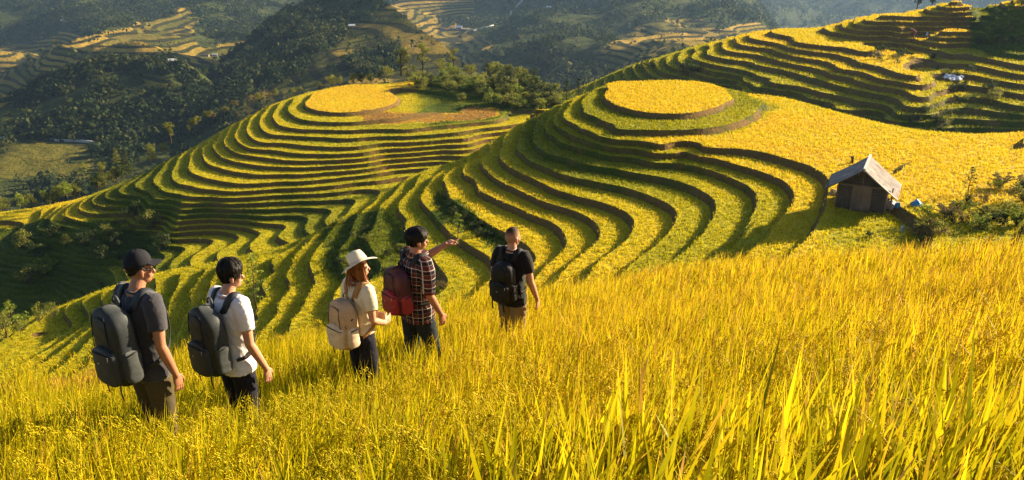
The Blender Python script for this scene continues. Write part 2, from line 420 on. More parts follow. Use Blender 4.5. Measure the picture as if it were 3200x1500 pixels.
ska = z3(.6, (1230, 110), (1400, 72), (1600, 75)) + z3(1.5, (1060, 160)) + z3(3.5, (890, 225)) + z3(6, (700, 318)) + z3(8.5, (545, 400)) + z3(10.5, (350, 515)) + z3(12.2, (190, 585)) + z2(13.5, (870, 178)) + z2(15.5, (690, 250)) + z2(17.5, (500, 325)) + z2(19, (370, 350)) + z2(20.2, (200, 385)) + z2(21, (0, 395), (-300, 400))
ca += back_pts(ska, AZ, AH, 12, 9) + back_pts(ska, AZ, AH, 40, 45)
# wooded knoll behind the plateau
kn = [(1280, 285, .3), (1400, 300, .2), (1500, 330, 1.2), (1620, 345, 2.2), (1350, 245, -1.5), (1450, 240, -2), (1560, 255, -1.2), (1680, 300, .2), (1800, 330, 1.5)]
ca += kn + back_pts(kn[4:], AZ, AH, 25, 10)
HA = Hill(ca, AZ, AH, eps=.13, namp=.07, nscale=.10, seed=23, lam=8e-4)
def ripe_a(x, y, z, n):
    u, v, d = project(np.stack([x, y, z], -1))
    k = np.floor(n + .02)
    r = np.interp(n, [0, .02, .1, 1, 2, 8, 10, 12, 14, 15, 18, 20, 40], [.74, .74, .5, .5, .55, .58, .48, .36, .36, .5, .5, .4, .3])
    r = np.where((u < 560) & (n > 6), r * .8, r)
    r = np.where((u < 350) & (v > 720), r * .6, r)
    r = np.where((u < 260) & (v < 740) & (v > 600), .62, r)
    kk = np.clip((u - 1290 + 45 * fbm(x * .12, y * .12, 3, 91)) / 60, 0, 1) * np.clip((2.2 - n) / .6, 0, 1); r = r * (1 - kk) + .14 * kk
    jx = 30 * fbm(x * .1, y * .1, 3, 95)
    def soft(poly, val, r):
        m = inpoly(u + jx, v + jx * .7, poly); return np.where(m, val, r)
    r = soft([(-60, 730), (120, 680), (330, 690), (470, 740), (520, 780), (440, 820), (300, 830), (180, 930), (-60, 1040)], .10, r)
    r = soft([(1150, 352), (1300, 346), (1560, 340), (1560, 366), (1300, 378), (1130, 380)], 1.06, r)
    r = r + .10 * fbm(x * .09, y * .09, 3, 41) + .12 * (_h(k.astype(np.int64), k.astype(np.int64) * 7, 9) - .5)
    return np.clip(r, .03, 1)
ha = HA.build('terraced_hill', -150, 50, 80, 260, .9, ripe=ripe_a, clampn=(-3, 110), keep=lambda X, Y, Z: (Z > -64) & (Y < 232) & (np.abs(X) < Y * .72 + 6) & (X < -2 + (Y - 80) * .4))

# ------------------------------------------------------------------ hill C (far right terraces)
CZ, CH = -27.0, 1.0
cc = []
cc += z4(-4, (2060, 42), (2250, 42), (2430, 22), (2120, 22))
cc += z4(-3, (1980, 62), (2150, 80), (2400, 52), (2050, 38))
cc += z4(-2, (1830, 92), (2000, 105), (2300, 105), (1900, 65))
cc += z4(-1, (1580, 115), (1680, 135), (1900, 140), (2160, 160), (1620, 95))
cc += z4(0, (1520, 130), (1600, 165), (1800, 180), (2030, 195), (1540, 108))
cc += z4(1, (1430, 155), (1520, 190), (1700, 195), (1870, 208), (1450, 130))
cc += z4(2, (1340, 190), (1480, 218), (1700, 225), (1860, 245), (1370, 155))
cc += z4(3, (1030, 215), (1140, 262), (1360, 290), (1540, 320), (1640, 300), (1800, 270), (1060, 180))
cc += z4(4, (850, 235), (1000, 265), (1200, 315), (1380, 335), (1500, 365), (1700, 430), (1900, 480), (880, 200))
cc += z4(5, (770, 255), (850, 290), (1000, 310), (1180, 360), (1400, 425), (1680, 495), (1880, 530), (800, 217))
cc += z4(6, (680, 285), (750, 325), (950, 355), (1150, 405), (1340, 450), (1500, 490), (1800, 560), (1990, 610), (705, 240))
cc += z4(7, (595, 310), (660, 360), (870, 390), (1050, 435), (1300, 500), (1550, 570), (1800, 630), (1960, 675), (610, 262))
cc += z4(8, (520, 330), (580, 395), (800, 440), (1000, 495), (1200, 550), (1500, 620), (1750, 690), (1880, 720), (515, 285))
cc += z4(9, (400, 360), (430, 400), (600, 445), (800, 505), (1000, 565), (1250, 625), (1500, 695), (1700, 745), (1840, 770), (440, 310))
cc += z4(10, (330, 390), (420, 440), (510, 460), (700, 525), (900, 595), (1150, 655), (1310, 690), (1500, 735), (1660, 775), (360, 335))
cc += z4(11, (270, 420), (450, 490), (760, 575), (950, 640), (1200, 705), (1500, 790), (285, 358))
cc += z4(13, (120, 430), (700, 610), (1000, 710), (1500, 850), (130, 400)) + z4(15, (0, 490), (10, 450), (900, 750), (1500, 920))
# right lobe and the gully between
cc += z4(3, (1900, 262), (1990, 310), (2090, 340), (2250, 345), (2576, 410)) + z4(4, (1880, 335), (2000, 375), (2100, 400), (2250, 405), (2576, 470)) + z4(5, (1980, 470), (2250, 470), (2576, 530)) + z4(6, (2100, 545), (2300, 545), (2576, 590)) + z4(7, (2080, 620), (2400, 630)) + z4(8, (2030, 690), (2400, 700), (2700, 720))
cc += z4(9.3, (1950, 780), (2300, 770), (2700, 780)) + z4(11, (1850, 850), (2300, 850), (2700, 840))
cc += z4(2, (1990, 240), (2140, 222), (2210, 270), (2400, 320), (2700, 350)) + z4(1, (2230, 215), (2400, 260), (2700, 290)) + z4(-1, (2300, 130), (2500, 170), (2800, 190)) + z4(-4, (2480, 60), (2600, 90), (2800, 90)) + z4(-7, (2550, 0), (2700, 10), (2900, 0)) + z4(-10, (2700, -90), (2900, -100))
skc = z4(13, (120, 402)) + z4(11, (285, 352)) + z4(9, (440, 306)) + z4(7, (610, 258)) + z4(5, (800, 213)) + z4(3, (1060, 177)) + z4(2, (1370, 150)) + z4(0, (1540, 105)) + z4(-1.5, (1750, 80)) + z4(-3, (2050, 34)) + z4(-4.5, (2200, 5))
cc += back_pts(skc, CZ, CH, 18, 7) + back_pts(skc, CZ, CH, 60, 30)
HC = Hill(cc, CZ, CH, eps=.22, namp=.09, nscale=.06, seed=37, lam=3e-4)
def ripe_c(x, y, z, n):
    u, v, d = project(np.stack([x, y, z], -1))
    k = np.floor(n + .02)
    r = np.interp(n, [-5, 4, 5.5, 7, 9, 12], [.68, .70, .66, .52, .42, .40])
    r = np.where((u > 2880) & (n > 2.5), r * .75, r)
    r = np.where((u > 3030) & (n < 2.5) & (v > 20), .2, r)
    r = r + .10 * fbm(x * .07, y * .07, 3, 51) + .10 * (_h(k.astype(np.int64) + 50, k.astype(np.int64) * 7, 9) - .5)
    return np.clip(r, .03, .95)
hc = HC.build('terraced_hill', -25, 190, 110, 330, 1.1, ripe=ripe_c, clampn=(-8, 40), keep=lambda X, Y, Z: (X < Y * .72 + 8) & (X > -8 + (Y - 110) * .03))
# ------------------------------------------------------------------ the people's places (head-top pixel, scale in px per metre, height, heading)
# u, v of the top of the head or hat; D = camera depth
PEOPLE = dict(cap=(408, 783, 5.85, 1.80, 33), white=(700, 812, 6.45, 1.76, 38), hat=(1112, 780, 7.75, 1.70, 43), plaid=(1294, 713, 8.5, 1.75, 50), black=(1600, 710, 9.8, 1.74, 29))
FEET = {}
for k, (u, v, D, H, a) in PEOPLE.items():
    p = at_d(u, v, D); FEET[k] = np.array([p[0], p[1], p[2] - H])
RICE_H = .64
# ------------------------------------------------------------------ near field
near_pts = [(f[0], f[1], f[2]) for f in FEET.values()]
def top(u, v, Y):
    p = at_y(u, v, Y); return (p[0], p[1], p[2] - RICE_H)
near_pts += [top(-100, 1090, 11), top(0, 1085, 11.5), top(300, 1068, 11.5), top(520, 1058, 11.5), top(720, 1030, 12), top(1010, 988, 12.5), top(1180, 948, 13.5), top(1400, 893, 14.5), top(1650, 875, 16), top(1850, 842, 17), top(2100, 797, 17.5), top(2300, 772, 17), top(2500, 757, 16), top(2700, 745, 15), top(2900, 727, 14), top(3200, 703, 12.5), top(3400, 690, 11.5)]
near_pts += [top(0, 1500, 3.0), top(800, 1500, 2.6), top(1600, 1500, 2.25), top(2400, 1500, 2.05), top(3200, 1500, 1.95), top(1600, 1200, 4.2), top(2400, 1150, 4.4), top(3200, 1100, 4.0), top(2800, 900, 8), top(2000, 950, 8.5)]
edge_pix = [(-700, 1110), (-100, 1090), (300, 1068), (520, 1058), (720, 1030), (1010, 988), (1180, 948), (1400, 893), (1650, 875), (1850, 842), (2100, 797), (2300, 772), (2500, 757), (2700, 745), (2900, 727), (3200, 703), (3900, 670)]
edge_Y = [11, 11, 11.5, 11.5, 12, 12.5, 13.5, 14.5, 16, 17, 17.5, 17, 16, 15, 14, 12.5, 11]
NT_ = TPS(near_pts, [p[2] for p in near_pts], 2e-4)
E_az, E_rho = [], []
for (u, v), Y in zip(edge_pix, edge_Y):
    p = at_y(u, v, Y); E_az.append(math.atan2(p[0], p[1])); E_rho.append(math.hypot(p[0], p[1]))
def near_z(x, y):
    x = np.asarray(x, float); y = np.asarray(y, float)
    z = NT_(x, np.maximum(y, -1)) + .05 * fbm(x * .8, y * .8, 3, 71)
    rho = np.hypot(x, y); re = np.interp(np.arctan2(x, np.maximum(y, .01)), E_az, E_rho)
    e = rho - re
    return z - np.where(e > -1, .10 * (e + 1) ** 2, 0) - np.where(e > 1, 1.0 * (e - 1), 0)
def near_edge(x, y):
    return np.hypot(x, y) - np.interp(np.arctan2(x, np.maximum(y, .01)), E_az, E_rho)
def soil_mat():
    t = NT('field_soil'); ps = t.pos(); n = t.noise(6, 6, .7, ps)
    c = t.ramp(n, [(.3, (.035, .028, .006)), (.7, (.14, .11, .02))])
    return t.done(t.principled(c, .95, .1, t.bump(n, .8, .05)))
M_SOIL = soil_mat()
gx, gy = np.meshgrid(np.linspace(-30, 34, 200), np.linspace(-4, 34, 120))
gz = near_z(gx, gy)
idx = np.arange(gx.size).reshape(gx.shape)
q = np.stack([idx[:-1, :-1], idx[:-1, 1:], idx[1:, 1:], idx[1:, :-1]], -1).reshape(-1, 4)
ng = link('rice_field_ground', np_mesh('rice_field_ground', np.stack([gx, gy, gz], -1).reshape(-1, 3), q, [M_SOIL], smooth=True)); tag(ng, kind='structure')

# ------------------------------------------------------------------ rice in the near field: curved leaves and drooping ears
M_LEAF = rice_leaf_mat('rice_blade', .42, .12); M_EAR = rice_leaf_mat('rice_ear', .25, .06)
def strips(name, base, dirn, length, width, bend_dir, bend, ripe, tone, mat, seg=4, prof=None, twist=0.0, r=None):
    n = len(base); S = seg + 1
    t = np.linspace(0, 1, S)[None, :, None]
    prof = np.array([.55, .9, 1, .8, .45, .02]) if prof is None else np.array(prof)
    pr = np.interp(np.linspace(0, 1, S), np.linspace(0, 1, len(prof)), prof)
    c = base[:, None, :] + dirn[:, None, :] * (length[:, None, None] * t) * (1 - .25 * bend[:, None, None] * t ** 2)
    c = c + bend_dir[:, None, :] * (bend * length)[:, None, None] * t ** 2
    th = r.random(n) * 2 * math.pi
    wv = np.stack([np.cos(th), np.sin(th), np.zeros(n)], 1)[:, None, :]
    hw = (width[:, None] * pr[None, :] * .5)[:, :, None]
    V = np.stack([c - wv * hw, c + wv * hw], 2).reshape(-1, 3)
    i0 = (np.arange(n)[:, None] * S + np.arange(seg)[None, :]) * 2
    Fc = np.stack([i0, i0 + 1, i0 + 3, i0 + 2], -1).reshape(-1, 4)
    rv = np.repeat((ripe[:, None] + (np.linspace(-.30, .08, S))[None, :]).ravel(), 2)
    tv = np.repeat(np.repeat(tone, S), 2)
    return V, Fc, np.clip(rv, 0, 1), np.clip(tv, 0, 1)
rn = np.random.default_rng(99)
def field_points(n, r0, r1, a0=-54, a1=54):
    n = int(n * 1.5)
    az = np.radians(rn.uniform(a0, a1, n)); rr = np.sqrt(rn.uniform(r0 * r0, r1 * r1, n))
    x = rr * np.sin(az); y = rr * np.cos(az)
    return x, y
def clear_people(x, y, rad=.2):
    ok = np.ones(len(x), bool)
    for f in FEET.values(): ok &= np.hypot(x - f[0], y - f[1]) > rad
    return ok
def field_tone(x, y):
    u, v, d = project(np.stack([x, y, near_z(x, y) + .5], -1))
    rp = .575 + .07 * fbm(x * .5, y * .5, 3, 81) + np.clip((u - 1300) / 9000, -.02, .06) + np.clip((1000 - v) / 3000, -.1, .1)
    brown = np.clip(1.3 - np.abs(v - 1130) / 70, 0, 1) * np.clip((400 - u) / 200, 0, 1) * (fbm(x * .9, y * .9, 3, 83) > -.2)
    return rp, brown
Vs, Fs, Rs, Ts, off = [], [], [], [], 0
def acc(t):
    global off
    V, Fc, rv, tv = t
    Vs.append(V); Fs.append(Fc + off); Rs.append(rv); Ts.append(tv); off += len(V)
def leaves(n, r0, r1, wid, hmin, hmax, seg, clump=.05, a0=-54):
    nc = n // 7
    cx, cy = field_points(nc, r0, r1, a0)
    k = clear_people(cx, cy) & (near_edge(cx, cy) < 2.5) & ((fbm(cx * 2.6, cy * 2.6, 2, 87) > -.12 - .5 * rn.random(len(cx))) | (r0 > 6)); cx, cy = cx[k], cy[k]
    x = np.repeat(cx, 7) + rn.normal(0, clump, len(cx) * 7); y = np.repeat(cy, 7) + rn.normal(0, clump, len(cx) * 7)
    k = clear_people(x, y, .16); x, y = x[k], y[k]; m = len(x)
    rp, br = field_tone(x, y)
    z = near_z(x, y) - .03
    L = rn.uniform(hmin, hmax, m) * (1 + .12 * fbm(x * 1.7, y * 1.7, 2, 85)) * (1 - .55 * br)
    d = np.stack([rn.normal(.10, .14, m), rn.normal(.0, .14, m), np.ones(m)], 1); d /= np.linalg.norm(d, axis=1)[:, None]
    ph = rn.random(m) * 2 * math.pi; b = np.abs(rn.normal(.12, .16, m)); b = np.where(rn.random(m) < .15, b + .4, b)
    bd = np.stack([np.cos(ph) + .25, np.sin(ph), -b * .8], 1)
    rp = rp + rn.normal(0, .13, m); rp = np.where(rn.random(m) < .05, .93, rp); rp = np.where(br > .25, .97, rp)
    acc(strips('', np.stack([x, y, z], 1), d, L, wid * rn.uniform(.6, 1.25, m), bd, b, rp, rn.normal(.60, .25, m), None, seg, r=rn))
leaves(6500, .9, 3.2, .020, .52, .84, 7)
leaves(900, 1.0, 3.4, .034, .66, .95, 8, .09, -4)
leaves(500, 3.4, 6, .026, .66, .86, 6, .09, 4)
leaves(24000, 3.2, 6.5, .0135, .50, .74, 5)
leaves(46000, 6.5, 11, .0145, .48, .74, 4)
leaves(42000, 11, 20, .019, .45, .70, 3, .07)
fl = link('rice_leaves', np_mesh('rice_leaves', np.concatenate(Vs), np.concatenate(Fs), [M_LEAF], None, {'ripe': np.concatenate(Rs), 'tone': np.concatenate(Ts)}, True)); tag(fl, kind='stuff')
# ears: arching stalks with grains
Vs, Fs, Rs, Ts, off = [], [], [], [], 0
OCT = np.array([[0, 0, .85], [.2, 0, 0], [0, .2, 0], [-.2, 0, 0], [0, -.2, 0], [0, 0, -.85]])
OCF = np.array([[0, 1, 2], [0, 2, 3], [0, 3, 4], [0, 4, 1], [5, 2, 1], [5, 3, 2], [5, 4, 3], [5, 1, 4]])
def ears(n, r0, r1, branches, grains, gl):
    x, y = field_points(n, r0, r1); k = clear_people(x, y, .22) & (near_edge(x, y) < 2); x, y = x[k], y[k]; m = len(x)
    z = near_z(x, y); rp, br = field_tone(x, y)
    hb = rn.uniform(.44, .58, m)
    ph = rn.random(m) * 2 * math.pi; out = rn.uniform(.10, .2, m); droop = rn.uniform(.08, .2, m)
    base = np.stack([x, y, z + hb], 1); od = np.stack([np.cos(ph), np.sin(ph), np.zeros(m)], 1)
    G, RP, DIR = [], [], []
    for bi in range(branches):
        t0 = bi / branches * .45
        jo = rn.normal(0, .35, m); o2 = np.stack([np.cos(ph + jo), np.sin(ph + jo), np.zeros(m)], 1)
        l2 = rn.uniform(.6, 1.1, m)
        for gi in range(grains):
            t = t0 + (1 - t0) * (gi + 1) / grains
            e = max(0, t - t0)
            p = base + od * (out * t0)[:, None] + o2 * (out * e * l2)[:, None]
            p[:, 2] += .10 * (1 - (1 - min(1, t * 2.2)) ** 2) - droop * e ** 1.6 * 1.3
            p += rn.normal(0, .003, p.shape)
            dd = o2 * .5 + np.array([0, 0, -1.0]) * (.3 + t) + rn.normal(0, .3, p.shape)
            G.append(p); RP.append(rp); DIR.append(dd / np.linalg.norm(dd, axis=1)[:, None])
    G = np.concatenate(G); RP = np.concatenate(RP); DIR = np.concatenate(DIR); N = len(G)
    a = np.cross(DIR, np.array([.3, .5, .81])); a /= np.linalg.norm(a, axis=1)[:, None]; b = np.cross(DIR, a)
    s = gl * rn.uniform(.8, 1.2, N)
    V = G[:, None, :] + (OCT[None, :, 0, None] * a[:, None, :] + OCT[None, :, 1, None] * b[:, None, :] + OCT[None, :, 2, None] * DIR[:, None, :]) * s[:, None, None] * np.array([1.0])
    Fc = (np.arange(N)[:, None, None] * 6 + OCF[None]).reshape(-1, 3)
    acc((V.reshape(-1, 3), Fc, np.clip(np.repeat(RP + .07 + rn.normal(0, .07, N), 6), 0, 1), np.clip(np.repeat(rn.normal(.62, .2, N), 6), 0, 1)))
ears(480, .9, 3.4, 8, 13, .0115)
ears(700, 3.4, 6.5, 5, 9, .014)
ears(900, 6.5, 12, 3, 6, .018)
ears(1000, 12, 20, 2, 3, .03)
fe = link('rice_ears', np_mesh('rice_ears', np.concatenate(Vs), np.concatenate(Fs), [M_EAR], None, {'ripe': np.concatenate(Rs), 'tone': np.concatenate(Ts)})); tag(fe, kind='stuff')
# stalks under the canopy and rice on the hill terraces
HB.scatter('terrace_rice', 24, .25, .09, 5, 3, .3, bank_dens=3)
HA.scatter('terrace_rice', 9, .27, .13, 6, 3, .3, bank_dens=2)
HC.scatter('terrace_rice', 5, .40, .20, 8, 3, .3, bank_dens=1)
# ------------------------------------------------------------------ far mountains and valley
CROPS = [[(-50, 150), (100, 125), (220, 100), (300, 110), (360, 90), (480, 60), (560, 20), (610, 40), (600, 130), (660, 160), (780, 112), (795, 145), (720, 208), (640, 222), (560, 205), (450, 195), (330, 195), (230, 220), (120, 245), (60, 310), (-50, 340)],
         [(1087, 78), (1200, 30), (1300, -60), (1520, -60), (1480, 40), (1440, 70), (1500, 110), (1560, 150), (1480, 170), (1620, 220), (1600, 300), (1350, 320), (1180, 330), (1000, 345), (740, 420), (730, 340), (823, 280), (931, 228), (1001, 165), (1071, 124)],
         [(1820, 260), (1850, 190), (1930, 120), (2080, 50), (2200, 60), (2230, 90), (2350, 60), (2420, 95), (2300, 110), (2160, 150), (2050, 190), (1960, 260)],
         [(445, 235), (490, 230), (530, 250), (520, 290), (460, 295)], [(520, 300), (560, 275), (600, 290), (560, 330)],
         [(-100, 470), (150, 440), (300, 450), (250, 480), (170, 520), (130, 545), (-100, 560)], [(120, 560), (200, 510), (300, 500), (280, 560)]]
WOODS = [[(1071, 215), (1090, 165), (1180, 148), (1260, 158), (1255, 220), (1150, 232)], [(1370, 60), (1400, 45), (1420, 70), (1385, 90)]]
def far_mat():
    t = NT('far_slope'); ps = t.pos()
    sep = t.n('ShaderNodeSeparateXYZ'); t.set(sep, 0, ps)
    n1 = t.noise(.02, 5, .6, ps); n2 = t.noise(.12, 6, .7, ps)
    zz = t.math('ADD', t.math('MULTIPLY', sep.outputs[2], .26), t.math('MULTIPLY', t.noise(.007, 2, .5, ps), 4.5))
    fr = t.math('FRACT', zz)
    lines = t.ramp(fr, [(.0, .0), (.28, .0), (.4, 1), (.85, 1), (.97, 0)])
    k = t.n('ShaderNodeTexWhiteNoise', noise_dimensions='1D'); t.set(k, 'W', t.math('FLOOR', zz))
    crop = t.ramp(t.math('ADD', t.math('MULTIPLY', k.outputs[0], .6), t.math('MULTIPLY', n2, .6)), [(.2, (.05, .06, .010)), (.45, (.13, .115, .018)), (.7, (.26, .18, .026)), (.92, (.42, .27, .045))])
    crop = t.mix(lines, (.035, .035, .010), crop)
    forest = t.ramp(n2, [(.3, (.022, .032, .009)), (.55, (.055, .066, .016)), (.75, (.11, .11, .03))])
    a = t.ramp(t.math('ADD', t.attr('crop'), t.math('MULTIPLY', t.math('SUBTRACT', n2, .5), .5)), [(.4, 0), (.6, 1)])
    c = t.mix(a, forest, crop)
    return t.done(t.principled(c, .95, .05, t.bump(n2, 1.0, 6)))
M_FAR = far_mat()
def cr(a, b, c, d, t):
    return .5 * (2 * b + (c - a) * t + (2 * a - 5 * b + 4 * c - d) * t * t + (3 * b - a - 3 * c + d) * t ** 3)
def spline(P, n):
    P = np.asarray(P, float); m = len(P); E = np.concatenate([[2 * P[0] - P[1]], P, [2 * P[-1] - P[-2]]])
    s = np.linspace(0, m - 1 - 1e-6, n); i = s.astype(int); t = (s - i)[(...,) + (None,) * (P.ndim - 1)]
    return cr(E[i], E[i + 1], E[i + 2], E[i + 3], t)
FAR = []
def strip(name, rows, nu, nv, amp, fscale, seed, back=(1.12, .35), crest_amp=.5, crops=True, ridged=0.0):
    W = np.array([[at_y(*p) for p in r] for r in rows])
    b = W[0] * np.array([back[0], back[0], 1]); b[:, 2] = W[0][:, 2] - back[1] * (W[0][:, 1] * (back[0] - 1) * 2.2)
    G = spline(W, nv); G = np.stack([spline(g, nu) for g in G])
    B = spline(b, nu)
    nb = 6; bk = [G[0] + (B - G[0]) * (i / nb) for i in range(nb, 0, -1)]
    G = np.concatenate([np.array(bk), G])
    Nn = fbm(G[..., 0] * fscale, G[..., 1] * fscale, 5, seed)
    if ridged: Nn = Nn + ridged * (1 - 2 * np.abs(fbm(G[..., 0] * fscale * .6, G[..., 1] * fscale * .6, 3, seed + 7)))
    k = np.ones(len(G)); k[:nb + 1] = crest_amp; k[nb + 1:nb + 4] = np.linspace(crest_amp, 1, 3)
    G[..., 2] += amp * Nn * k[:, None]
    u, v, d = project(G)
    jx = 18 * fbm(u * .012, v * .012, 3, seed + 3); cropv = np.zeros(u.shape)
    if crops:
        for p in CROPS: cropv = np.maximum(cropv, inpoly(u + jx, v + jx * .6, p))
        for p in WOODS: cropv = np.where(inpoly(u + jx * .5, v + jx * .3, p), 0, cropv)
    idx = np.arange(u.size).reshape(u.shape)
    q = np.stack([idx[:-1, :-1], idx[:-1, 1:], idx[1:, 1:], idx[1:, :-1]], -1).reshape(-1, 4)
    o = link(name, np_mesh(name, G.reshape(-1, 3), q, [M_FAR], None, {'crop': cropv.ravel()}, True)); tag(o, kind='structure')
    FAR.append((G, cropv, u, v)); return o
row = lambda v, Y, us: [(u, v, Y) for u in us]
us = [-900, -200, 400, 1000, 1600, 2200, 2800, 3400, 4200]
strip('far_mountain', [row(-130, 3000, us), row(0, 2600, us), row(150, 2100, us), row(330, 1700, us)], 220, 60, 95, .0016, 3, ridged=.8, crops=False, crest_amp=.2)
us2 = [-900, -300, 200, 600, 1000, 1400, 1800, 2100, 2330, 2440, 2520]
dv = [0, 0, 0, 0, 0, 0, 0, 0, 60, 170, 300]
dy = [0, 100, 0, -60, 60, 120, -80, -150, 0, 150, 260]
mk = lambda v, Y, kk=1.0: [(u, v + e * kk, Y + f) for u, e, f in zip(us2, dv, dy)]
strip('back_mountain', [mk(-90, 1750, 1.6), mk(0, 1450), mk(90, 1180, .5), mk(190, 930, .3), mk(300, 760, .2), mk(430, 640, .1)], 320, 130, 26, .006, 9, ridged=.9, crest_amp=.3)
cres = [(1080, -80, 800), (950, 8, 770), (850, 75, 720), (760, 150, 680), (680, 205, 640), (590, 260, 610), (500, 330, 590), (400, 410, 560), (300, 480, 530)]
foot = [(1560, 280, 470), (1330, 290, 450), (1180, 300, 430), (1040, 340, 420), (920, 380, 410), (800, 430, 400), (660, 500, 390), (560, 560, 380), (460, 600, 370)]
mid = [tuple((a * .55 + b * .45) for a, b in zip(c, f)) for c, f in zip(cres, foot)]; mid = [(u, v - 6, Y - 12) for u, v, Y in mid]
strip('wooded_spur', [cres, mid, foot], 170, 90, 3.2, .016, 15, ridged=.4, crest_amp=.35)
kc = [(-300, 330, 560), (-80, 335, 560), (60, 310, 560), (150, 264, 560), (250, 222, 560), (340, 197, 560), (430, 202, 560), (520, 193, 560), (590, 212, 560), (650, 250, 560), (720, 310, 560)]
strip('wooded_knoll', [kc, [(u, v + (430 - v) * .45, 510) for u, v, Y in kc], [(u, 450 if u < 400 else 480, 455) for u, v, Y in kc]], 150, 60, 6, .02, 21, ridged=.7, crest_amp=.4)
vu = [-500, -100, 200, 500, 800]
def flat(v): return [(u, v, 118.0 / -(ray(u, v)[2] / ray(u, v)[1])) for u in vu]
strip('valley_floor', [flat(408), flat(440), flat(500), flat(580), flat(700), flat(850)], 80, 80, 1.5, .02, 27)
# a dark shoulder of the mountain to the right, outside the picture, that shades the lower terraces
# ------------------------------------------------------------------ forest on the far slopes: leafy crowns, too many to count
def forest_mat():
    t = NT('forest_leaf')
    c = t.ramp(t.attr('tone'), [(0, (.009, .018, .005)), (.5, (.030, .045, .011)), (1, (.11, .105, .025))])
    p = t.principled(c, .8, .1); tr = t.n('ShaderNodeBsdfTranslucent'); t.set(tr, 'Color', c)
    mx = t.n('ShaderNodeMixShader'); t.set(mx, 0, .3); t.set(mx, 1, p.outputs[0]); t.set(mx, 2, tr.outputs[0]); return t.done(mx)
M_FOREST = forest_mat()
def leaf_cloud(C, rad, hgt, nl, size, r, tone, squash=1.0):
    """quads spread through ellipsoids: C (n,3) bases, rad (n), hgt (n)"""
    n = len(C); N = n * nl
    d = r.normal(0, 1, (N, 3)); d /= np.linalg.norm(d, axis=1)[:, None]; q = r.random(N) ** .45
    rr = np.repeat(rad, nl); hh = np.repeat(hgt, nl)
    lob = 1 + .28 * np.sin(d[:, 0] * 5 + np.repeat(r.random(n) * 9, nl)) * np.cos(d[:, 1] * 4 + d[:, 2] * 5)
    P = np.repeat(C, nl, 0) + d * q[:, None] * lob[:, None] * np.stack([rr, rr, hh * .5], 1); P[:, 2] += hh * .5
    nrm = d + r.normal(0, .7, (N, 3)); nrm /= np.linalg.norm(nrm, axis=1)[:, None]
    a = np.cross(nrm, r.normal(0, 1, (N, 3))); a /= np.linalg.norm(a, axis=1)[:, None]; b = np.cross(nrm, a)
    s = (np.repeat(np.broadcast_to(size, (n,)), nl) * r.uniform(.6, 1.3, N))[:, None]
    V = np.stack([P - a * s, P - b * s * .7, P + a * s, P + b * s * .7], 1).reshape(-1, 3)
    tn = np.clip(np.repeat(np.repeat(tone, nl) + r.normal(0, .16, N), 4), 0, 1)
    return V, np.arange(N * 4).reshape(-1, 4), tn
fr = np.random.default_rng(5); FV, FF, FT, fo = [], [], [], 0
for (G, cropv, u, v), (sp, nl, hm) in zip(FAR, [(7000, 12, 20), (30000, 9, 9), (12000, 18, 6), (6500, 24, 6), (700, 18, 6)]):
    if not sp: continue
    ny, nx = u.shape
    A = G[:-1, :-1].reshape(-1, 3); B = G[:-1, 1:].reshape(-1, 3); Cc = G[1:, :-1].reshape(-1, 3)
    ar = np.linalg.norm(np.cross(B - A, Cc - A), axis=1)
    uu, vv = u[:-1, :-1].ravel(), v[:-1, :-1].ravel()
    cv = cropv[:-1, :-1].ravel()
    vis = (uu > -150) & (uu < 3300) & (vv > -60) & (vv < 640)
    clump = np.clip(fbm(A[:, 0] * .03, A[:, 1] * .03, 3, 61) * 3 + .45, .03, 1)
    w = ar * vis * np.where(cv > .5, .012, clump); w /= w.sum()
    f = fr.choice(len(A), sp, p=w); a, b = fr.random(sp), fr.random(sp)
    P = A[f] + a[:, None] * (B[f] - A[f]) + b[:, None] * (Cc[f] - A[f]); P[:, 2] -= 1
    h = hm * fr.uniform(.5, 1.3, sp); rad = h * fr.uniform(.32, .5, sp)
    tone = .42 + .22 * fbm(P[:, 0] * .02, P[:, 1] * .02, 3, 63) + fr.normal(0, .12, sp)
    V, Fc, T = leaf_cloud(P, rad, h, nl, h * .17, fr, tone)
    FV.append(V); FF.append(Fc + fo); FT.append(T); fo += len(V)
fo_ = link('forest', np_mesh('forest', np.concatenate(FV), np.concatenate(FF), [M_FOREST], None, {'tone': np.concatenate(FT)})); tag(fo_, kind='stuff')
# ------------------------------------------------------------------ haze
def haze():
    bm = bmesh.new(); bmesh.ops.create_cube(bm, size=1)
    t = NT('haze'); v = t.n('ShaderNodeVolumePrincipled'); v.inputs['Color'].default_value = (.40, .64, 1, 1); v.inputs['Density'].default_value = HAZE
    v.inputs['Anisotropy'].default_value = .2
    t.t.links.new(v.outputs[0], t.out.inputs['Volume'])
    o = link('haze', bm_mesh('haze', bm, t.m, False)); tag(o, kind='stuff')
    allz = np.concatenate([g[0][..., 2].ravel() for g in FAR]); 
    z0, z1_ = allz.min() - 3, max(allz.max() + 25, 60)
    o.location = (200, 1500, (z0 + z1_) / 2); o.scale = (7600, 4400, z1_ - z0)
HAZE = .00007
haze()
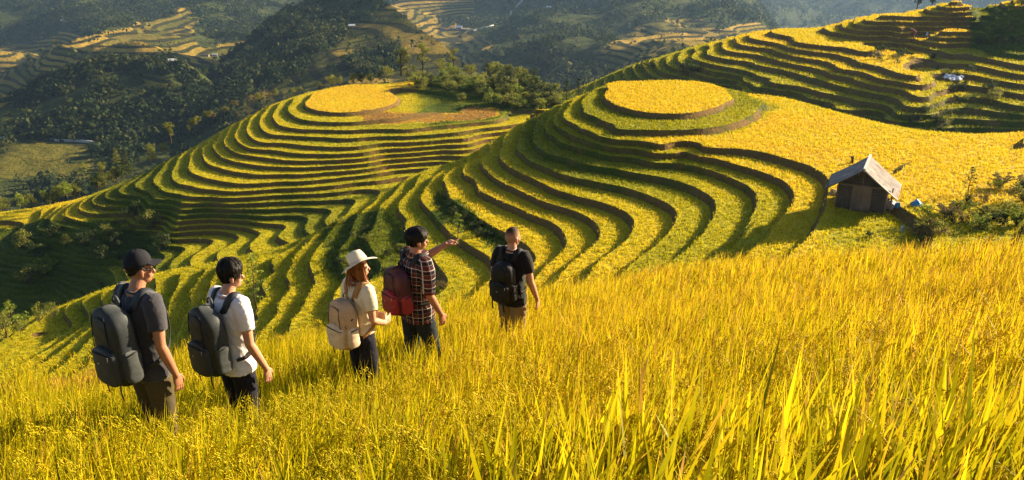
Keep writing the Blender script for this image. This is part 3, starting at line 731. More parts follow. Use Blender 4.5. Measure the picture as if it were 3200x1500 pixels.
# ------------------------------------------------------------------ people
def simple_mat(name, col, rough=.85, spec=.2, nscale=40, namp=.12, bump=.15, sheen=0.0):
    t = NT(name); ob = t.coord(); n = t.noise(nscale, 5, .65, ob)
    c = t.mix(t.ramp(n, [(.3, 0), (.7, 1)]), tuple(x * (1 - namp) for x in col), tuple(min(1, x * (1 + namp)) for x in col))
    p = t.principled(c, rough, spec, t.bump(n, bump, .004))
    if sheen: p.inputs['Sheen Weight'].default_value = sheen
    return t.done(p)
def skin_mat(name, col):
    t = NT(name); n = t.noise(14, 4, .6, t.coord())
    c = t.mix(t.ramp(n, [(.3, 0), (.7, 1)]), tuple(x * .88 for x in col), (min(1, col[0] * 1.08), col[1] * 1.02, col[2] * .98))
    p = t.principled(c, .5, .35, t.bump(t.noise(160, 2, .5, t.coord()), .08, .002))
    p.inputs['Subsurface Weight'].default_value = .12; p.inputs['Subsurface Scale'].default_value = .01; p.inputs['Subsurface Radius'].default_value = (1, .35, .2)
    return t.done(p)
M_SKIN = skin_mat('tanned_skin', (.37, .170, .095)); M_SKIN2 = skin_mat('fair_skin', (.48, .245, .15))
M_HAIR = simple_mat('black_hair', (.011, .008, .006), .55, .22, 120, .5, .4); M_HAIRB = simple_mat('auburn_hair', (.26, .085, .018), .42, .4, 120, .35, .2)
M_LENS = simple_mat('dark_lens', (.004, .004, .005), .1, .6); M_EYE = simple_mat('eye_white', (.6, .55, .5), .3, .5)
M_SHOE = simple_mat('dark_shoe', (.02, .02, .02), .7)
M_METAL = simple_mat('zip_metal', (.35, .3, .22), .35, .6)
def tube(bm, pts, rad, n=12, ref=None, cap=True):
    pts = [Vector(p) for p in pts]; rings = []; prev = Vector(ref) if ref else None
    for i, p in enumerate(pts):
        d = (pts[min(i + 1, len(pts) - 1)] - pts[max(i - 1, 0)]).normalized()
        a = prev if prev is not None else (Vector((1, 0, 0)) if abs(d.x) < .9 else Vector((0, 1, 0)))
        a = (a - d * a.dot(d)).normalized(); b = d.cross(a); prev = a
        r = rad[i] if isinstance(rad, (list, tuple)) else rad
        ra, rb = r if isinstance(r, (list, tuple)) else (r, r)
        rings.append([bm.verts.new(p + a * (ra * math.cos(2 * math.pi * k / n)) + b * (rb * math.sin(2 * math.pi * k / n))) for k in range(n)])
    for A, B in zip(rings, rings[1:]):
        for k in range(n): bm.faces.new((A[k], A[(k + 1) % n], B[(k + 1) % n], B[k]))
    if cap:
        bm.faces.new(list(reversed(rings[0]))); bm.faces.new(rings[-1])
    return rings
def ellipsoid(bm, c, r, M=None, seg=16):
    ret = bmesh.ops.create_uvsphere(bm, u_segments=seg, v_segments=max(6, seg * 3 // 4), radius=1)
    for v in ret['verts']:
        p = Vector((v.co.x * r[0], v.co.y * r[1], v.co.z * r[2]))
        if M is not None: p = M @ p
        v.co = p + Vector(c)
    return ret['verts']
def loft_z(bm, secs, n=28, p=2.3):
    """secs: (z, cx, cy, rx, ry)"""
    rings = []
    for z, cx, cy, rx, ry in secs:
        rg = []
        for k in range(n):
            a = 2 * math.pi * k / n; c, s = math.cos(a), math.sin(a)
            rg.append(bm.verts.new((cx + rx * math.copysign(abs(c) ** (2 / p), c), cy + ry * math.copysign(abs(s) ** (2 / p), s), z)))
        rings.append(rg)
    for A, B in zip(rings, rings[1:]):
        for k in range(n): bm.faces.new((A[k], A[(k + 1) % n], B[(k + 1) % n], B[k]))
    bm.faces.new(list(reversed(rings[0]))); bm.faces.new(rings[-1])
def remesh(name, bm, voxel, mat, smooth=3, wrinkle=None):
    me = bpy.data.meshes.new('tmp'); bmesh.ops.recalc_face_normals(bm, faces=bm.faces); bm.to_mesh(me); bm.free()
    o = bpy.data.objects.new('tmp', me); COL.objects.link(o)
    m = o.modifiers.new('r', 'REMESH'); m.mode = 'VOXEL'; m.voxel_size = voxel
    if smooth: s = o.modifiers.new('s', 'SMOOTH'); s.factor = .5; s.iterations = smooth
    bpy.context.view_layer.update()
    ev = o.evaluated_get(bpy.context.evaluated_depsgraph_get()); out = bpy.data.meshes.new_from_object(ev)
    bpy.data.objects.remove(o); bpy.data.meshes.remove(me); out.name = name
    if wrinkle:
        amp, sc = wrinkle
        n = len(out.vertices); co = np.empty(n * 3, np.float32); no = np.empty(n * 3, np.float32)
        out.vertices.foreach_get('co', co); out.vertex_normals.foreach_get('vector', no); co = co.reshape(-1, 3); no = no.reshape(-1, 3)
        ang = np.arctan2(co[:, 1], co[:, 0])
        w = fbm(co[:, 2] * sc + ang * 1.7, ang * 2.2 - co[:, 2] * sc * .5 + co[:, 0] * 8, 4, 3); w = 1 - 2 * np.abs(w) ** .8
        co += no * (amp * w)[:, None]; out.vertices.foreach_set('co', co.ravel()); out.update()
    out.materials.clear(); out.materials.append(mat)
    out.polygons.foreach_set('use_smooth', np.full(len(out.polygons), True, bool)); return out
def hand(bm, W, d, nrm, side, curl=.45, point=False):
    """W wrist, d direction of the hand, nrm = back-of-hand normal, side = direction to the thumb"""
    W, d, nrm, side = Vector(W), Vector(d).normalized(), Vector(nrm).normalized(), Vector(side).normalized()
    side = (side - d * side.dot(d)).normalized(); nrm = d.cross(side) if nrm.dot(d.cross(side)) > 0 else -d.cross(side)
    tube(bm, [W - d * .02, W + d * .02, W + d * .055, W + d * .088], [(.026, .019), (.034, .017), (.041, .016), (.038, .013)], 12, side)
    for i, (off, L) in enumerate(((.030, .072), (.010, .080), (-.011, .075), (-.030, .060))):
        c = curl * (1 + .18 * i)
        if point: c = .05 if i == 0 else .95 + .1 * i
        p = W + d * .082 + side * off; pts = [p - d * .012, p]; cur = Vector(d)
        for s_, f in ((.45, .7), (.32, 1.1), (.23, .8)):
            cur = Matrix.Rotation(c * f, 3, nrm.cross(d)) @ cur if False else (cur - nrm * math.tan(min(1.2, c * f) * .75)).normalized()
            p = p + cur * (L * s_); pts.append(p)
        tube(bm, pts, [.0095, .0093, .0086, .0078, .0062], 8)
    t0 = W + d * .022 + side * .026
    tube(bm, [t0, t0 + side * .022 + d * .022 - nrm * .006, t0 + side * .032 + d * .052 - nrm * .014, t0 + side * .030 + d * .074 - nrm * .018], [.013, .0125, .010, .007], 8)
def head_matrix(yaw, pitch, roll=0, fwd=.02, hs=.95):
    return Matrix.Translation((0, fwd, 1.525)) @ Euler((R(pitch), R(roll), -R(yaw)), 'ZYX').to_matrix().to_4x4() @ Matrix.Scale(hs, 4)
# head-local: origin at the top of the neck, +y face, z up; chin z -.005, top z .225
SK = (0, -.012, .125), (.0755, .096, .102)
def add_head(bm, HM):
    M3 = HM.to_3x3()
    def e(c, r): ellipsoid(bm, HM @ Vector(c), r, M3)
    e(*SK); e((0, .028, .055), (.056, .060, .064)); e((0, .052, .022), (.030, .032, .026)); e((0, .060, .10), (.052, .030, .05))
    for s in (-1, 1):
        e((s * .035, .058, .068), (.026, .024, .028)); e((s * .078, .002, .085), (.009, .020, .033)); e((s * .074, .012, .066), (.007, .010, .013))
        e((s * .030, .079, .113), (.024, .010, .008))
    tube(bm, [HM @ Vector(p) for p in ((0, .083, .112), (0, .094, .092), (0, .106, .072), (0, .094, .064))], [.007, .009, .013, .011], 8)
    e((0, .088, .043), (.022, .009, .007)); e((0, .086, .034), (.019, .009, .007))
def skull_pt(th, ph, inf):
    c, r = SK
    return Vector((c[0] + (r[0] + inf) * math.cos(ph) * math.sin(th), c[1] + (r[1] + inf) * math.cos(ph) * math.cos(th), c[2] + (r[2] + inf) * math.sin(ph)))
def hairline(th):
    """lowest elevation angle of the hair for azimuth th (0 = face, pi = nape)"""
    a = abs((th + math.pi) % (2 * math.pi) - math.pi)
    return np.interp(a, [0, .75, 1.05, 1.35, 1.7, 2.1, 2.6, 3.15], [.60, .55, .20, -.05, -.22, -.55, -.72, -.76])
def hair_cap(HM, inf0, inf1, mat, locks=600, llen=.05, seed=1, fade=False):
    r = random.Random(seed); bm = bmesh.new(); nth, nph = 64, 16; g = []
    def shape(th, ph):
        k = min(1, max(0, (ph + .55) / 1.1)); k = k * k * (3 - 2 * k)
        f = inf0 + (inf1 - inf0) * k + (inf1 - inf0) * .5 * k * max(0, math.cos(th)) * (1 - max(0, ph - .6))
        return f + (inf1 - inf0) * .55 * k * (mnoise.noise((math.cos(th) * 5 + ph * 1.2, math.sin(th) * 5, seed + ph * .8)) + .4 * mnoise.noise((math.cos(th) * 13, math.sin(th) * 13, seed + ph * 2)))
    for i in range(nth):
        th = 2 * math.pi * i / nth - math.pi; lo = hairline(th) + .04 * math.sin(th * 9)
        g.append([bm.verts.new(HM @ skull_pt(th, lo + (math.pi / 2 - lo) * j / nph, shape(th, lo + (math.pi / 2 - lo) * j / nph))) for j in range(nph)])
    tv = bm.verts.new(HM @ skull_pt(0, math.pi / 2, shape(0, 1.57)))
    for i in range(nth):
        A, B = g[i], g[(i + 1) % nth]
        for j in range(nph - 1): bm.faces.new((A[j], B[j], B[j + 1], A[j + 1]))
        bm.faces.new((A[-1], B[-1], tv))
    low = [g[i][0] for i in range(nth)]; inn = [bm.verts.new(HM @ (skull_pt(2 * math.pi * i / nth - math.pi, hairline(2 * math.pi * i / nth - math.pi) + .02, -.004))) for i in range(nth)]
    for i in range(nth): bm.faces.new((low[(i + 1) % nth], low[i], inn[i], inn[(i + 1) % nth]))
    if locks:
        for _ in range(locks):
            th = r.uniform(-math.pi, math.pi); lo = hairline(th); ph = r.uniform(lo, 1.45); n = 4; pts = []
            lift = r.uniform(.0, .011); dth = r.gauss(0, .08); st = llen / .09 / n * r.uniform(.6, 1.2)
            for q in range(n + 1):
                p2 = ph - st * q; inf = shape(th + dth * q, p2) + .001 + lift * (q / n) ** 1.5 * (1.6 if p2 > .2 else .5)
                pts.append(HM @ skull_pt(th + dth * q, p2, inf))
            sd = (pts[1] - pts[0]).cross(HM.to_3x3() @ skull_pt(th, ph, 0)).normalized()
            w = r.uniform(.005, .011); prev = None
            for q, p in enumerate(pts):
                ww = w * (1 - (q / n) ** 2 * .9); a, b = bm.verts.new(p - sd * ww), bm.verts.new(p + sd * ww)
                if prev: bm.faces.new((prev[0], prev[1], b, a))
                prev = (a, b)
    return bm_mesh('hair', bm, mat)
TORSO = [(.84, 0, 0, .150, .105), (.92, 0, -.01, .163, .120), (1.0, 0, 0, .150, .108), (1.08, 0, .005, .142, .100), (1.18, 0, .005, .150, .104), (1.28, 0, .005, .165, .112), (1.36, 0, 0, .172, .108), (1.42, 0, -.005, .150, .085), (1.46, 0, -.01, .095, .065), (1.50, 0, -.008, .060, .060)]
def make_person(key, label, cfg):
    H = PEOPLE[key][3] - cfg.get('hat_h', 0); sc = H / 1.75; fx = cfg.get('fem', 1.0)
    HM = head_matrix(*cfg['head'])
    bm = bmesh.new()
    loft_z(bm, [(z, cx, cy, rx * fx, ry * fx) for z, cx, cy, rx, ry in TORSO])
    tube(bm, [(0, -.012, 1.43), (0, .0, 1.50), HM @ Vector((0, -.012, .03)), HM @ Vector((0, -.005, .08))], [.064 * fx, .058 * fx, .054 * fx, .05], 14)
    add_head(bm, HM)
    sh = {}
    for s, k in ((1, 'r'), (-1, 'l')):
        S, E, W, hd, hn, hs, cu, pt = cfg[k]
        S, E, W = Vector(S), Vector(E), Vector(W); sh[k] = (S, E, W)
        tube(bm, [S - Vector((s * .06, 0, .01)), S - Vector((0, 0, .008)), S.lerp(E, .35), S.lerp(E, .7), E, E.lerp(W, .25), E.lerp(W, .6), W, W + (W - E).normalized() * .02], [.050, .052 * fx, .050 * fx, .045 * fx, .040 * fx, .042 * fx, .036 * fx, .026, .025], 14)
        hand(bm, W, hd, hn, hs, cu, pt)
        hp, kn, an = cfg['legs'][0 if s > 0 else 1]
        tube(bm, [(s * .075, 0, .92), Vector(hp), Vector(kn), Vector(kn).lerp(Vector(an), .3), Vector(an)], [.085, .083, .055, .056, .036], 14)
    body = remesh('body', bm, .0055, cfg['skin'], 3)
    o = link('person', body)
    o.location = FEET[key]; o.rotation_euler = (0, 0, -R(PEOPLE[key][4])); o.scale = (sc * cfg.get('slim', 1), sc * cfg.get('slim', 1), sc)
    tag(o, label, 'person', 'hikers standing in the rice field')
    # shirt
    bm = bmesh.new(); hem = cfg.get('hem', .84); inf = cfg.get('loose', .016)
    secs = [(z, cx, cy, rx * fx + inf + .012 * max(0, (1.05 - z)) / .2, ry * fx + inf + .012 * max(0, (1.05 - z)) / .2) for z, cx, cy, rx, ry in TORSO if z > hem + .02 and z < 1.49]
    z0 = secs[0]; secs = [(hem, z0[1], z0[2], z0[3] + .002, z0[4] + .002)] + secs
    loft_z(bm, secs)
    for k, s in (('r', 1), ('l', -1)):
        S, E, W = sh[k]; f = cfg.get('sleeve', .62); loose = cfg.get('sl_loose', .018)
        e1 = S.lerp(E, min(1, f)) if f <= 1 else E.lerp(W, f - 1)
        pts = [Vector((s * .05, -.008, 1.445)), S + Vector((-s * .015, 0, .002)), S.lerp(E, .2), S.lerp(E, .45)] + ([E] if f > 1 else []) + [e1]
        rr = [.062 * fx, .070 * fx + loose * .5, .063 * fx + loose * .7, .052 * fx + loose] + ([.043 + loose] if f > 1 else []) + [.046 * fx + loose * (1.15 if f < 1 else .6)]
        tube(bm, pts, rr, 16)
    nk = [Vector((.068 * fx * math.cos(a), -.008 + .070 * fx * math.sin(a), 1.475 - .018 * math.sin(a))) for a in np.linspace(0, 2 * math.pi, 25)[:-1]]
    tube(bm, nk + [nk[0]], .009, 8, cap=False)
    if cfg.get('collar'):
        for s in (-1, 1):
            tube(bm, [(s * .01, -.075, 1.50), (s * .055, -.045, 1.495), (s * .068, .02, 1.475), (s * .035, .075, 1.43)], [(.022, .007)] * 4, 10, (0, 0, 1))
    shirt = link('shirt', remesh('shirt', bm, .0085, cfg['shirt'], 4, (.0055, 12)), o)
    # trousers
    bm = bmesh.new()
    loft_z(bm, [(z, 0, cy, rx * fx + .014, ry * fx + .014) for z, cx, cy, rx, ry in TORSO if z < cfg.get('waist', 1.0) + .01] )
    for i, s in enumerate((1, -1)):
        hp, kn, an = [Vector(v) for v in cfg['legs'][i]]
        tube(bm, [(s * .07, -.01, .92), hp, hp.lerp(kn, .5), kn, kn.lerp(an, .5), an], [.10, .104 * fx, .092, .076, .07, .068], 16)
    link('trousers', remesh('trousers', bm, .011, cfg['pants'], 3, (.004, 11)), o)
    for i, s in enumerate((1, -1)):
        an = Vector(cfg['legs'][i][2]); bm = bmesh.new()
        tube(bm, [an + Vector((0, -.06, -.045)), an + Vector((0, .0, -.04)), an + Vector((0, .09, -.05)), an + Vector((0, .17, -.06))], [(.036, .036), (.045, .045), (.044, .034), (.034, .020)], 12, (1, 0, 0))
        link('shoe', bm_mesh('shoe', bm, M_SHOE), o)
    for s in (-1, 1):
        bm = bmesh.new(); ellipsoid(bm, HM @ Vector((s * .031, .079, .098)), (.012, .009, .007), HM.to_3x3(), 10); link('eye', bm_mesh('eye', bm, M_EYE), o)
    return o, HM
def glasses(o, HM, dark):
    bm = bmesh.new(); fr = []
    for s in (-1, 1):
        pts = [HM @ Vector((s * .034 + .026 * math.cos(a), .099 - .006 * abs(math.cos(a)), .099 + .018 * math.sin(a))) for a in np.linspace(0, 2 * math.pi, 17)]
        tube(bm, pts, .0018, 6, cap=False)
        tube(bm, [HM @ Vector(p) for p in ((s * .060, .093, .104), (s * .074, .05, .103), (s * .081, .0, .098), (s * .080, -.02, .085))], .0018, 6)
    tube(bm, [HM @ Vector((-.009, .10, .102)), HM @ Vector((.009, .10, .102))], .0016, 6)
    g = link('glasses', bm_mesh('glasses', bm, M_LENS), o)
    for s in (-1, 1):
        bm = bmesh.new(); ellipsoid(bm, HM @ Vector((s * .034, .0975, .099)), (.024, .0012, .0165), HM.to_3x3(), 12)
        link('lens', bm_mesh('lens', bm, M_LENS if dark else M_GLASS), g)
def glass_mat():
    t = NT('clear_lens'); p = t.principled((.9, .9, .9), .05, .5); p.inputs['Transmission Weight'].default_value = .95; p.inputs['IOR'].default_value = 1.05
    return t.done(p)
M_GLASS = glass_mat()
LEG = [((.085, 0, .82), (.09, .02, .48), (.09, -.01, .09)), ((-.085, 0, .82), (-.09, .04, .48), (-.09, .02, .09))]
LEGW = [((.085, .02, .82), (.095, .10, .48), (.10, .14, .09)), ((-.085, -.02, .82), (-.09, -.02, .48), (-.09, -.18, .10))]
ARM = lambda s, ex=.0, fw=.0: ((s * .185, 0, 1.425), (s * (.235 + ex), -.03 + fw * .3, 1.14), (s * (.245 + ex * 1.5), .06 + fw, .90), (s * .02, .18, -1), (s, .1, 0), (0, 1, .2), .38, False)
M_TEE_CHAR = simple_mat('charcoal_tee', (.040, .038, .048), .9, .15, 60, .12, .2, .3)
M_TEE_WHITE = simple_mat('white_tee', (.72, .70, .74), .9, .15, 60, .04, .15, .2)
M_TEE_CREAM = simple_mat('cream_tee', (.66, .56, .40), .9, .15, 60, .05, .15, .2)
M_TEE_BLACK = simple_mat('black_tee', (.010, .009, .009), .9, .12, 60, .12, .2, .2)
M_KHAKI = simple_mat('khaki_cloth', (.20, .14, .075), .9, .1, 50, .12, .2); M_OLIVE = simple_mat('olive_cloth', (.075, .06, .032), .9, .1, 50, .12, .2)
M_DARKP = simple_mat('dark_trouser', (.018, .017, .026), .9, .1, 50, .15, .2); M_JEAN = simple_mat('dark_denim', (.022, .028, .034), .9, .1, 90, .2, .25)
def plaid_mat():
    t = NT('plaid_cotton'); ob = t.coord(); s = t.n('ShaderNodeSeparateXYZ'); t.set(s, 0, ob)
    ang = t.math('MULTIPLY', t.math('ARCTAN2', s.outputs[1], s.outputs[0]), .16)
    def band(x, period, lo, hi, ph=0.0):
        f = t.math('FRACT', t.math('ADD', t.math('DIVIDE', x, period), ph)); return t.math('MULTIPLY', t.math('GREATER_THAN', f, lo), t.math('LESS_THAN', f, hi))
    c = (.022, .022, .034)
    r1 = t.math('MULTIPLY', t.math('ADD', band(ang, .085, .5, .85), band(s.outputs[2], .085, .5, .85)), .5)
    col = t.mix(r1, c, (.11, .022, .018))
    b1 = t.math('MULTIPLY', t.math('ADD', band(ang, .085, .0, .28), band(s.outputs[2], .085, .0, .28)), .5)
    col = t.mix(b1, col, (.006, .007, .012))
    w = t.math('MAXIMUM', band(ang, .085, .36, .43), band(s.outputs[2], .085, .36, .43)); col = t.mix(t.math('MULTIPLY', w, .75), col, (.60, .52, .45))
    w2 = t.math('MAXIMUM', band(ang, .085, .90, .94), band(s.outputs[2], .085, .90, .94)); col = t.mix(t.math('MULTIPLY', w2, .5), col, (.45, .33, .28))
    return t.done(t.principled(col, .9, .12, t.bump(t.noise(70, 4, .6, ob), .2, .004)))
M_PLAID = plaid_mat()

# 1 man in the cap
P1, H1 = make_person('cap', 'man in a black baseball cap, charcoal T-shirt and olive trousers, nearest on the left', dict(
    head=(30, -4, 0, .045, .93), skin=M_SKIN, shirt=M_TEE_CHAR, pants=M_OLIVE, r=ARM(1, .0, -.01), l=ARM(-1, .01, .04), legs=LEG, hat_h=.012, loose=.02, slim=.87, hem=.875))
link('hair', hair_cap(H1, .002, .004, M_HAIR, 160, .02, 2), P1)
def make_cap(o, HM):
    M = simple_mat('cap_cotton', (.014, .014, .020), .85, .2, 80, .15, .25); bm = bmesh.new(); nth = 36; g = []
    for i in range(nth):
        th = 2 * math.pi * i / nth; lo = np.interp(abs((th + math.pi) % (2 * math.pi) - math.pi), [0, 1.2, 2.2, 3.15], [.30, .16, .0, -.12])
        if abs((th + math.pi) % (2 * math.pi) - math.pi) > 2.75: lo += .10 * (abs((th + math.pi) % (2 * math.pi) - math.pi) - 2.75) / .4
        seam = .0018 if i % 6 == 0 else 0
        g.append([bm.verts.new(HM @ (skull_pt(th, lo + (math.pi / 2 - lo) * (j / 12), .017 + .006 * math.sin(j / 12 * 3.1) - seam))) for j in range(12)])
    tv = bm.verts.new(HM @ skull_pt(0, math.pi / 2, .018))
    for i in range(nth):
        A, B = g[i], g[(i + 1) % nth]
        for j in range(11): bm.faces.new((A[j], B[j], B[j + 1], A[j + 1]))
        bm.faces.new((A[-1], B[-1], tv))
    inn = [bm.verts.new(HM @ (HM.inverted() @ x[0].co * .955 + Vector((0, 0, .006)))) for x in g]
    for i in range(nth): bm.faces.new((g[(i + 1) % nth][0], g[i][0], inn[i], inn[(i + 1) % nth]))
    c = link('cap', bm_mesh('cap', bm, M), o)
    bm = bmesh.new(); ro = []
    for j in range(7):
        rr = []
        for i in range(15):
            a = (i / 14 - .5) * 2; th = a * 1.0
            p0 = skull_pt(th, .30, .016); ext = .078 * j / 6 * (1 - .25 * a * a); drop = -.010 * (j / 6) - .016 * a * a * (j / 6)
            rr.append((HM @ Vector((p0.x * (1 - .06 * j / 6), p0.y + ext, p0.z + drop)), HM @ Vector((p0.x * (1 - .06 * j / 6), p0.y + ext, p0.z + drop - .006))))
        ro.append([(bm.verts.new(a), bm.verts.new(b)) for a, b in rr])
    for j in range(6):
        for i in range(14):
            bm.faces.new((ro[j][i][0], ro[j][i + 1][0], ro[j + 1][i + 1][0], ro[j + 1][i][0])); bm.faces.new((ro[j][i][1], ro[j + 1][i][1], ro[j + 1][i + 1][1], ro[j][i + 1][1]))
    for i in range(14): bm.faces.new((ro[6][i][0], ro[6][i + 1][0], ro[6][i + 1][1], ro[6][i][1]))
    for s in (0, 14):
        for j in range(6): bm.faces.new((ro[j][s][0], ro[j + 1][s][0], ro[j + 1][s][1], ro[j][s][1]))
    link('brim', bm_mesh('brim', bm, M), c)
    bm = bmesh.new(); ellipsoid(bm, HM @ skull_pt(0, math.pi / 2, .02), (.008, .008, .004)); link('button', bm_mesh('button', bm, M), c)
    bm = bmesh.new()
    tube(bm, [HM @ skull_pt(math.pi - .55 + k * .08, -.07 - .03 * math.sin(k * .9), .022) for k in range(4)], [(.008, .002)] * 4, 8, (0, 0, 1)); link('strap_tab', bm_mesh('strap_tab', bm, simple_mat('tan_tab', (.55, .30, .12), .7)), c)
make_cap(P1, H1); glasses(P1, H1, True)
# 2 man in white
P2, H2 = make_person('white', 'man in a white T-shirt and glasses with thick black hair and dark trousers', dict(
    head=(34, -2, 0, .045, .93), skin=M_SKIN2, shirt=M_TEE_WHITE, pants=M_DARKP, r=ARM(1, .01, .05), l=ARM(-1, .01, .02), legs=LEG, loose=.022, slim=.86, hem=.875))
link('hair', hair_cap(H2, .002, .019, M_HAIR, 1100, .085, 3), P2); glasses(P2, H2, False)
# 3 woman with the hat
P3, H3 = make_person('hat', 'woman in a wide cream sun hat, cream T-shirt tucked into dark trousers, long auburn hair', dict(
    head=(32, -2, 0, .02, .95), skin=M_SKIN2, shirt=M_TEE_CREAM, pants=M_DARKP, fem=.88, slim=.95, hem=.97, waist=1.02, loose=.016, hat_h=.05, legs=LEG,
    r=((.165, 0, 1.415), (.225, -.02, 1.15), (.17, .16, 1.05), (-.25, 1, .12), (.5, 0, .9), (-.2, .2, 1), .35, False),
    l=((-.165, 0, 1.415), (-.21, .0, 1.15), (-.06, .17, 1.03), (.4, 1, .1), (-.4, 0, .9), (.3, .2, 1), .45, False)))
def long_hair(o, HM):
    r = random.Random(4); bm = bmesh.new()
    def strand(p0, p1, p2, p3, w):
        n = 9; prev = None; sd = Vector((r.uniform(-1, 1), r.uniform(-1, 1), .1)).normalized(); ph = r.uniform(0, 6)
        for q in range(n + 1):
            t = q / n; p = p0 * (1 - t) ** 3 + p1 * (3 * t * (1 - t) ** 2) + p2 * (3 * t * t * (1 - t)) + p3 * t ** 3
            p = p + Vector((.006 * math.sin(t * 7 + ph), .006 * math.cos(t * 6 + ph), 0)) * t
            ww = w * (1 - .75 * t); a, b = bm.verts.new(p - sd * ww), bm.verts.new(p + sd * ww)
            if prev: bm.faces.new((prev[0], prev[1], b, a))
            prev = (a, b)
    for i in range(700):
        th = r.uniform(.95, 5.2); p0 = skull_pt(th, r.uniform(-.1, .5), .010)
        if math.sin(th) > -.15:   # gathers over the right shoulder
            e = Vector((.125 + r.gauss(0, .022), .085 + r.gauss(0, .03), 1.27 + r.uniform(-.07, .12)))
            p3 = e; p0 = HM @ p0; p1 = p0 + Vector((.01, -.01, -.10)); p2 = Vector((.115 + r.gauss(0, .02), .04 + r.gauss(0, .025), 1.45))
        else:
            p0 = HM @ p0; p1 = p0 + Vector((0, -.02, -.09)); p3 = Vector((r.uniform(-.09, .07), -.07 + r.gauss(0, .015), 1.40 + r.uniform(-.04, .06))); p2 = p3 + Vector((0, -.01, .08))
        strand(p0, p1, p2, p3, r.uniform(.003, .006))
    link('hair', bm_mesh('hair', bm, M_HAIRB), o)
long_hair(P3, H3)
def make_hat(o, HM):
    M = simple_mat('cream_felt', (.70, .60, .46), .9, .15, 90, .05, .2); bm = bmesh.new(); n = 56; rings = []
    HT = HM @ Matrix.Translation((0, -.01, .155)) @ Euler((R(20), R(-17), 0)).to_matrix().to_4x4()
    prof = [(.0, .096), (.03, .098), (.055, .112), (.074, .110), (.084, .088), (.090, .04), (.094, .008), (.100, .0), (.125, .0), (.155, -.002), (.184, -.004), (.186, -.007), (.182, -.010), (.125, -.005), (.092, -.003)]
    for k, (rr, z) in enumerate(prof):
        rg = []
        for i in range(n):
            a = 2 * math.pi * i / n; bw = max(0, (rr - .1) / .075) if k < 14 else 0
            wave = bw * (.016 * math.cos(2 * a + .4) + .012 * math.cos(a - .5) - .016) + bw * .005 * math.sin(3 * a)
            pinch = -.012 * max(0, math.sin(a)) ** 6 * (1 if 2 <= k <= 4 else 0)
            rg.append(bm.verts.new(HT @ Vector(((rr + pinch) * math.cos(a) * .94, (rr + pinch) * math.sin(a) * 1.08, z + wave + (.006 * math.cos(2 * a) if k < 4 else 0)))))
        rings.append(rg)
    for A, B in zip(rings, rings[1:]):
        for i in range(n): bm.faces.new((A[i], B[i], B[(i + 1) % n], A[(i + 1) % n]))
    bm.faces.new(rings[0])
    h = link('hat', bm_mesh('hat', bm, M), o)
    bm = bmesh.new(); tube(bm, [HT @ Vector((.0955 * math.cos(a) * .94, .0955 * math.sin(a) * 1.08, .014)) for a in np.linspace(0, 2 * math.pi, 40)], [(.010, .0015)] * 40, 8, (0, 0, 1), False)
    link('hat_band', bm_mesh('hat_band', bm, simple_mat('tan_band', (.60, .48, .33), .9)), h)
make_hat(P3, H3)
# 4 pointing man
P4, H4 = make_person('plaid', 'man in a plaid shirt pointing ahead with an outstretched left arm', dict(
    head=(24, 0, 0, .03, .95), skin=M_SKIN, shirt=M_PLAID, pants=M_JEAN, legs=LEGW, sleeve=1.0, sl_loose=.022, loose=.026, hem=.80, collar=True,
    r=ARM(1, .0, .05), l=((-.18, .02, 1.42), (-.16, .24, 1.35), (-.10, .43, 1.44), (.12, 1, .35), (0, 0, 1), (1, 0, 0), .3, True)))
link('hair', hair_cap(H4, .002, .019, M_HAIR, 1000, .08, 5), P4)
# 5 man in black
P5, H5 = make_person('black', 'man with a shaved head in a black T-shirt and khaki trousers, farthest from the camera', dict(
    head=(26, -3, 0, .02, .96), skin=M_SKIN2, shirt=M_TEE_BLACK, pants=M_KHAKI, legs=LEG, loose=.018, slim=.94, r=ARM(1, .035, .03), l=ARM(-1, .02, .05)))
def buzz_mat():
    t = NT('cropped_hair'); s = t.n('ShaderNodeSeparateXYZ'); t.set(s, 0, t.coord())
    f = t.math('ADD', t.math('MULTIPLY', t.math('SUBTRACT', s.outputs[2], 1.655), 16), t.math('MULTIPLY', t.math('SUBTRACT', t.noise(300, 3, .7, t.coord()), .5), .8), clamp=True)
    return t.done(t.principled(t.mix(f, (.36, .185, .115), (.035, .018, .011)), .7, .2, t.bump(t.noise(500, 2, .5, t.coord()), .3, .002)))
link('hair', hair_cap(H5, .0015, .004, buzz_mat(), 0), P5)

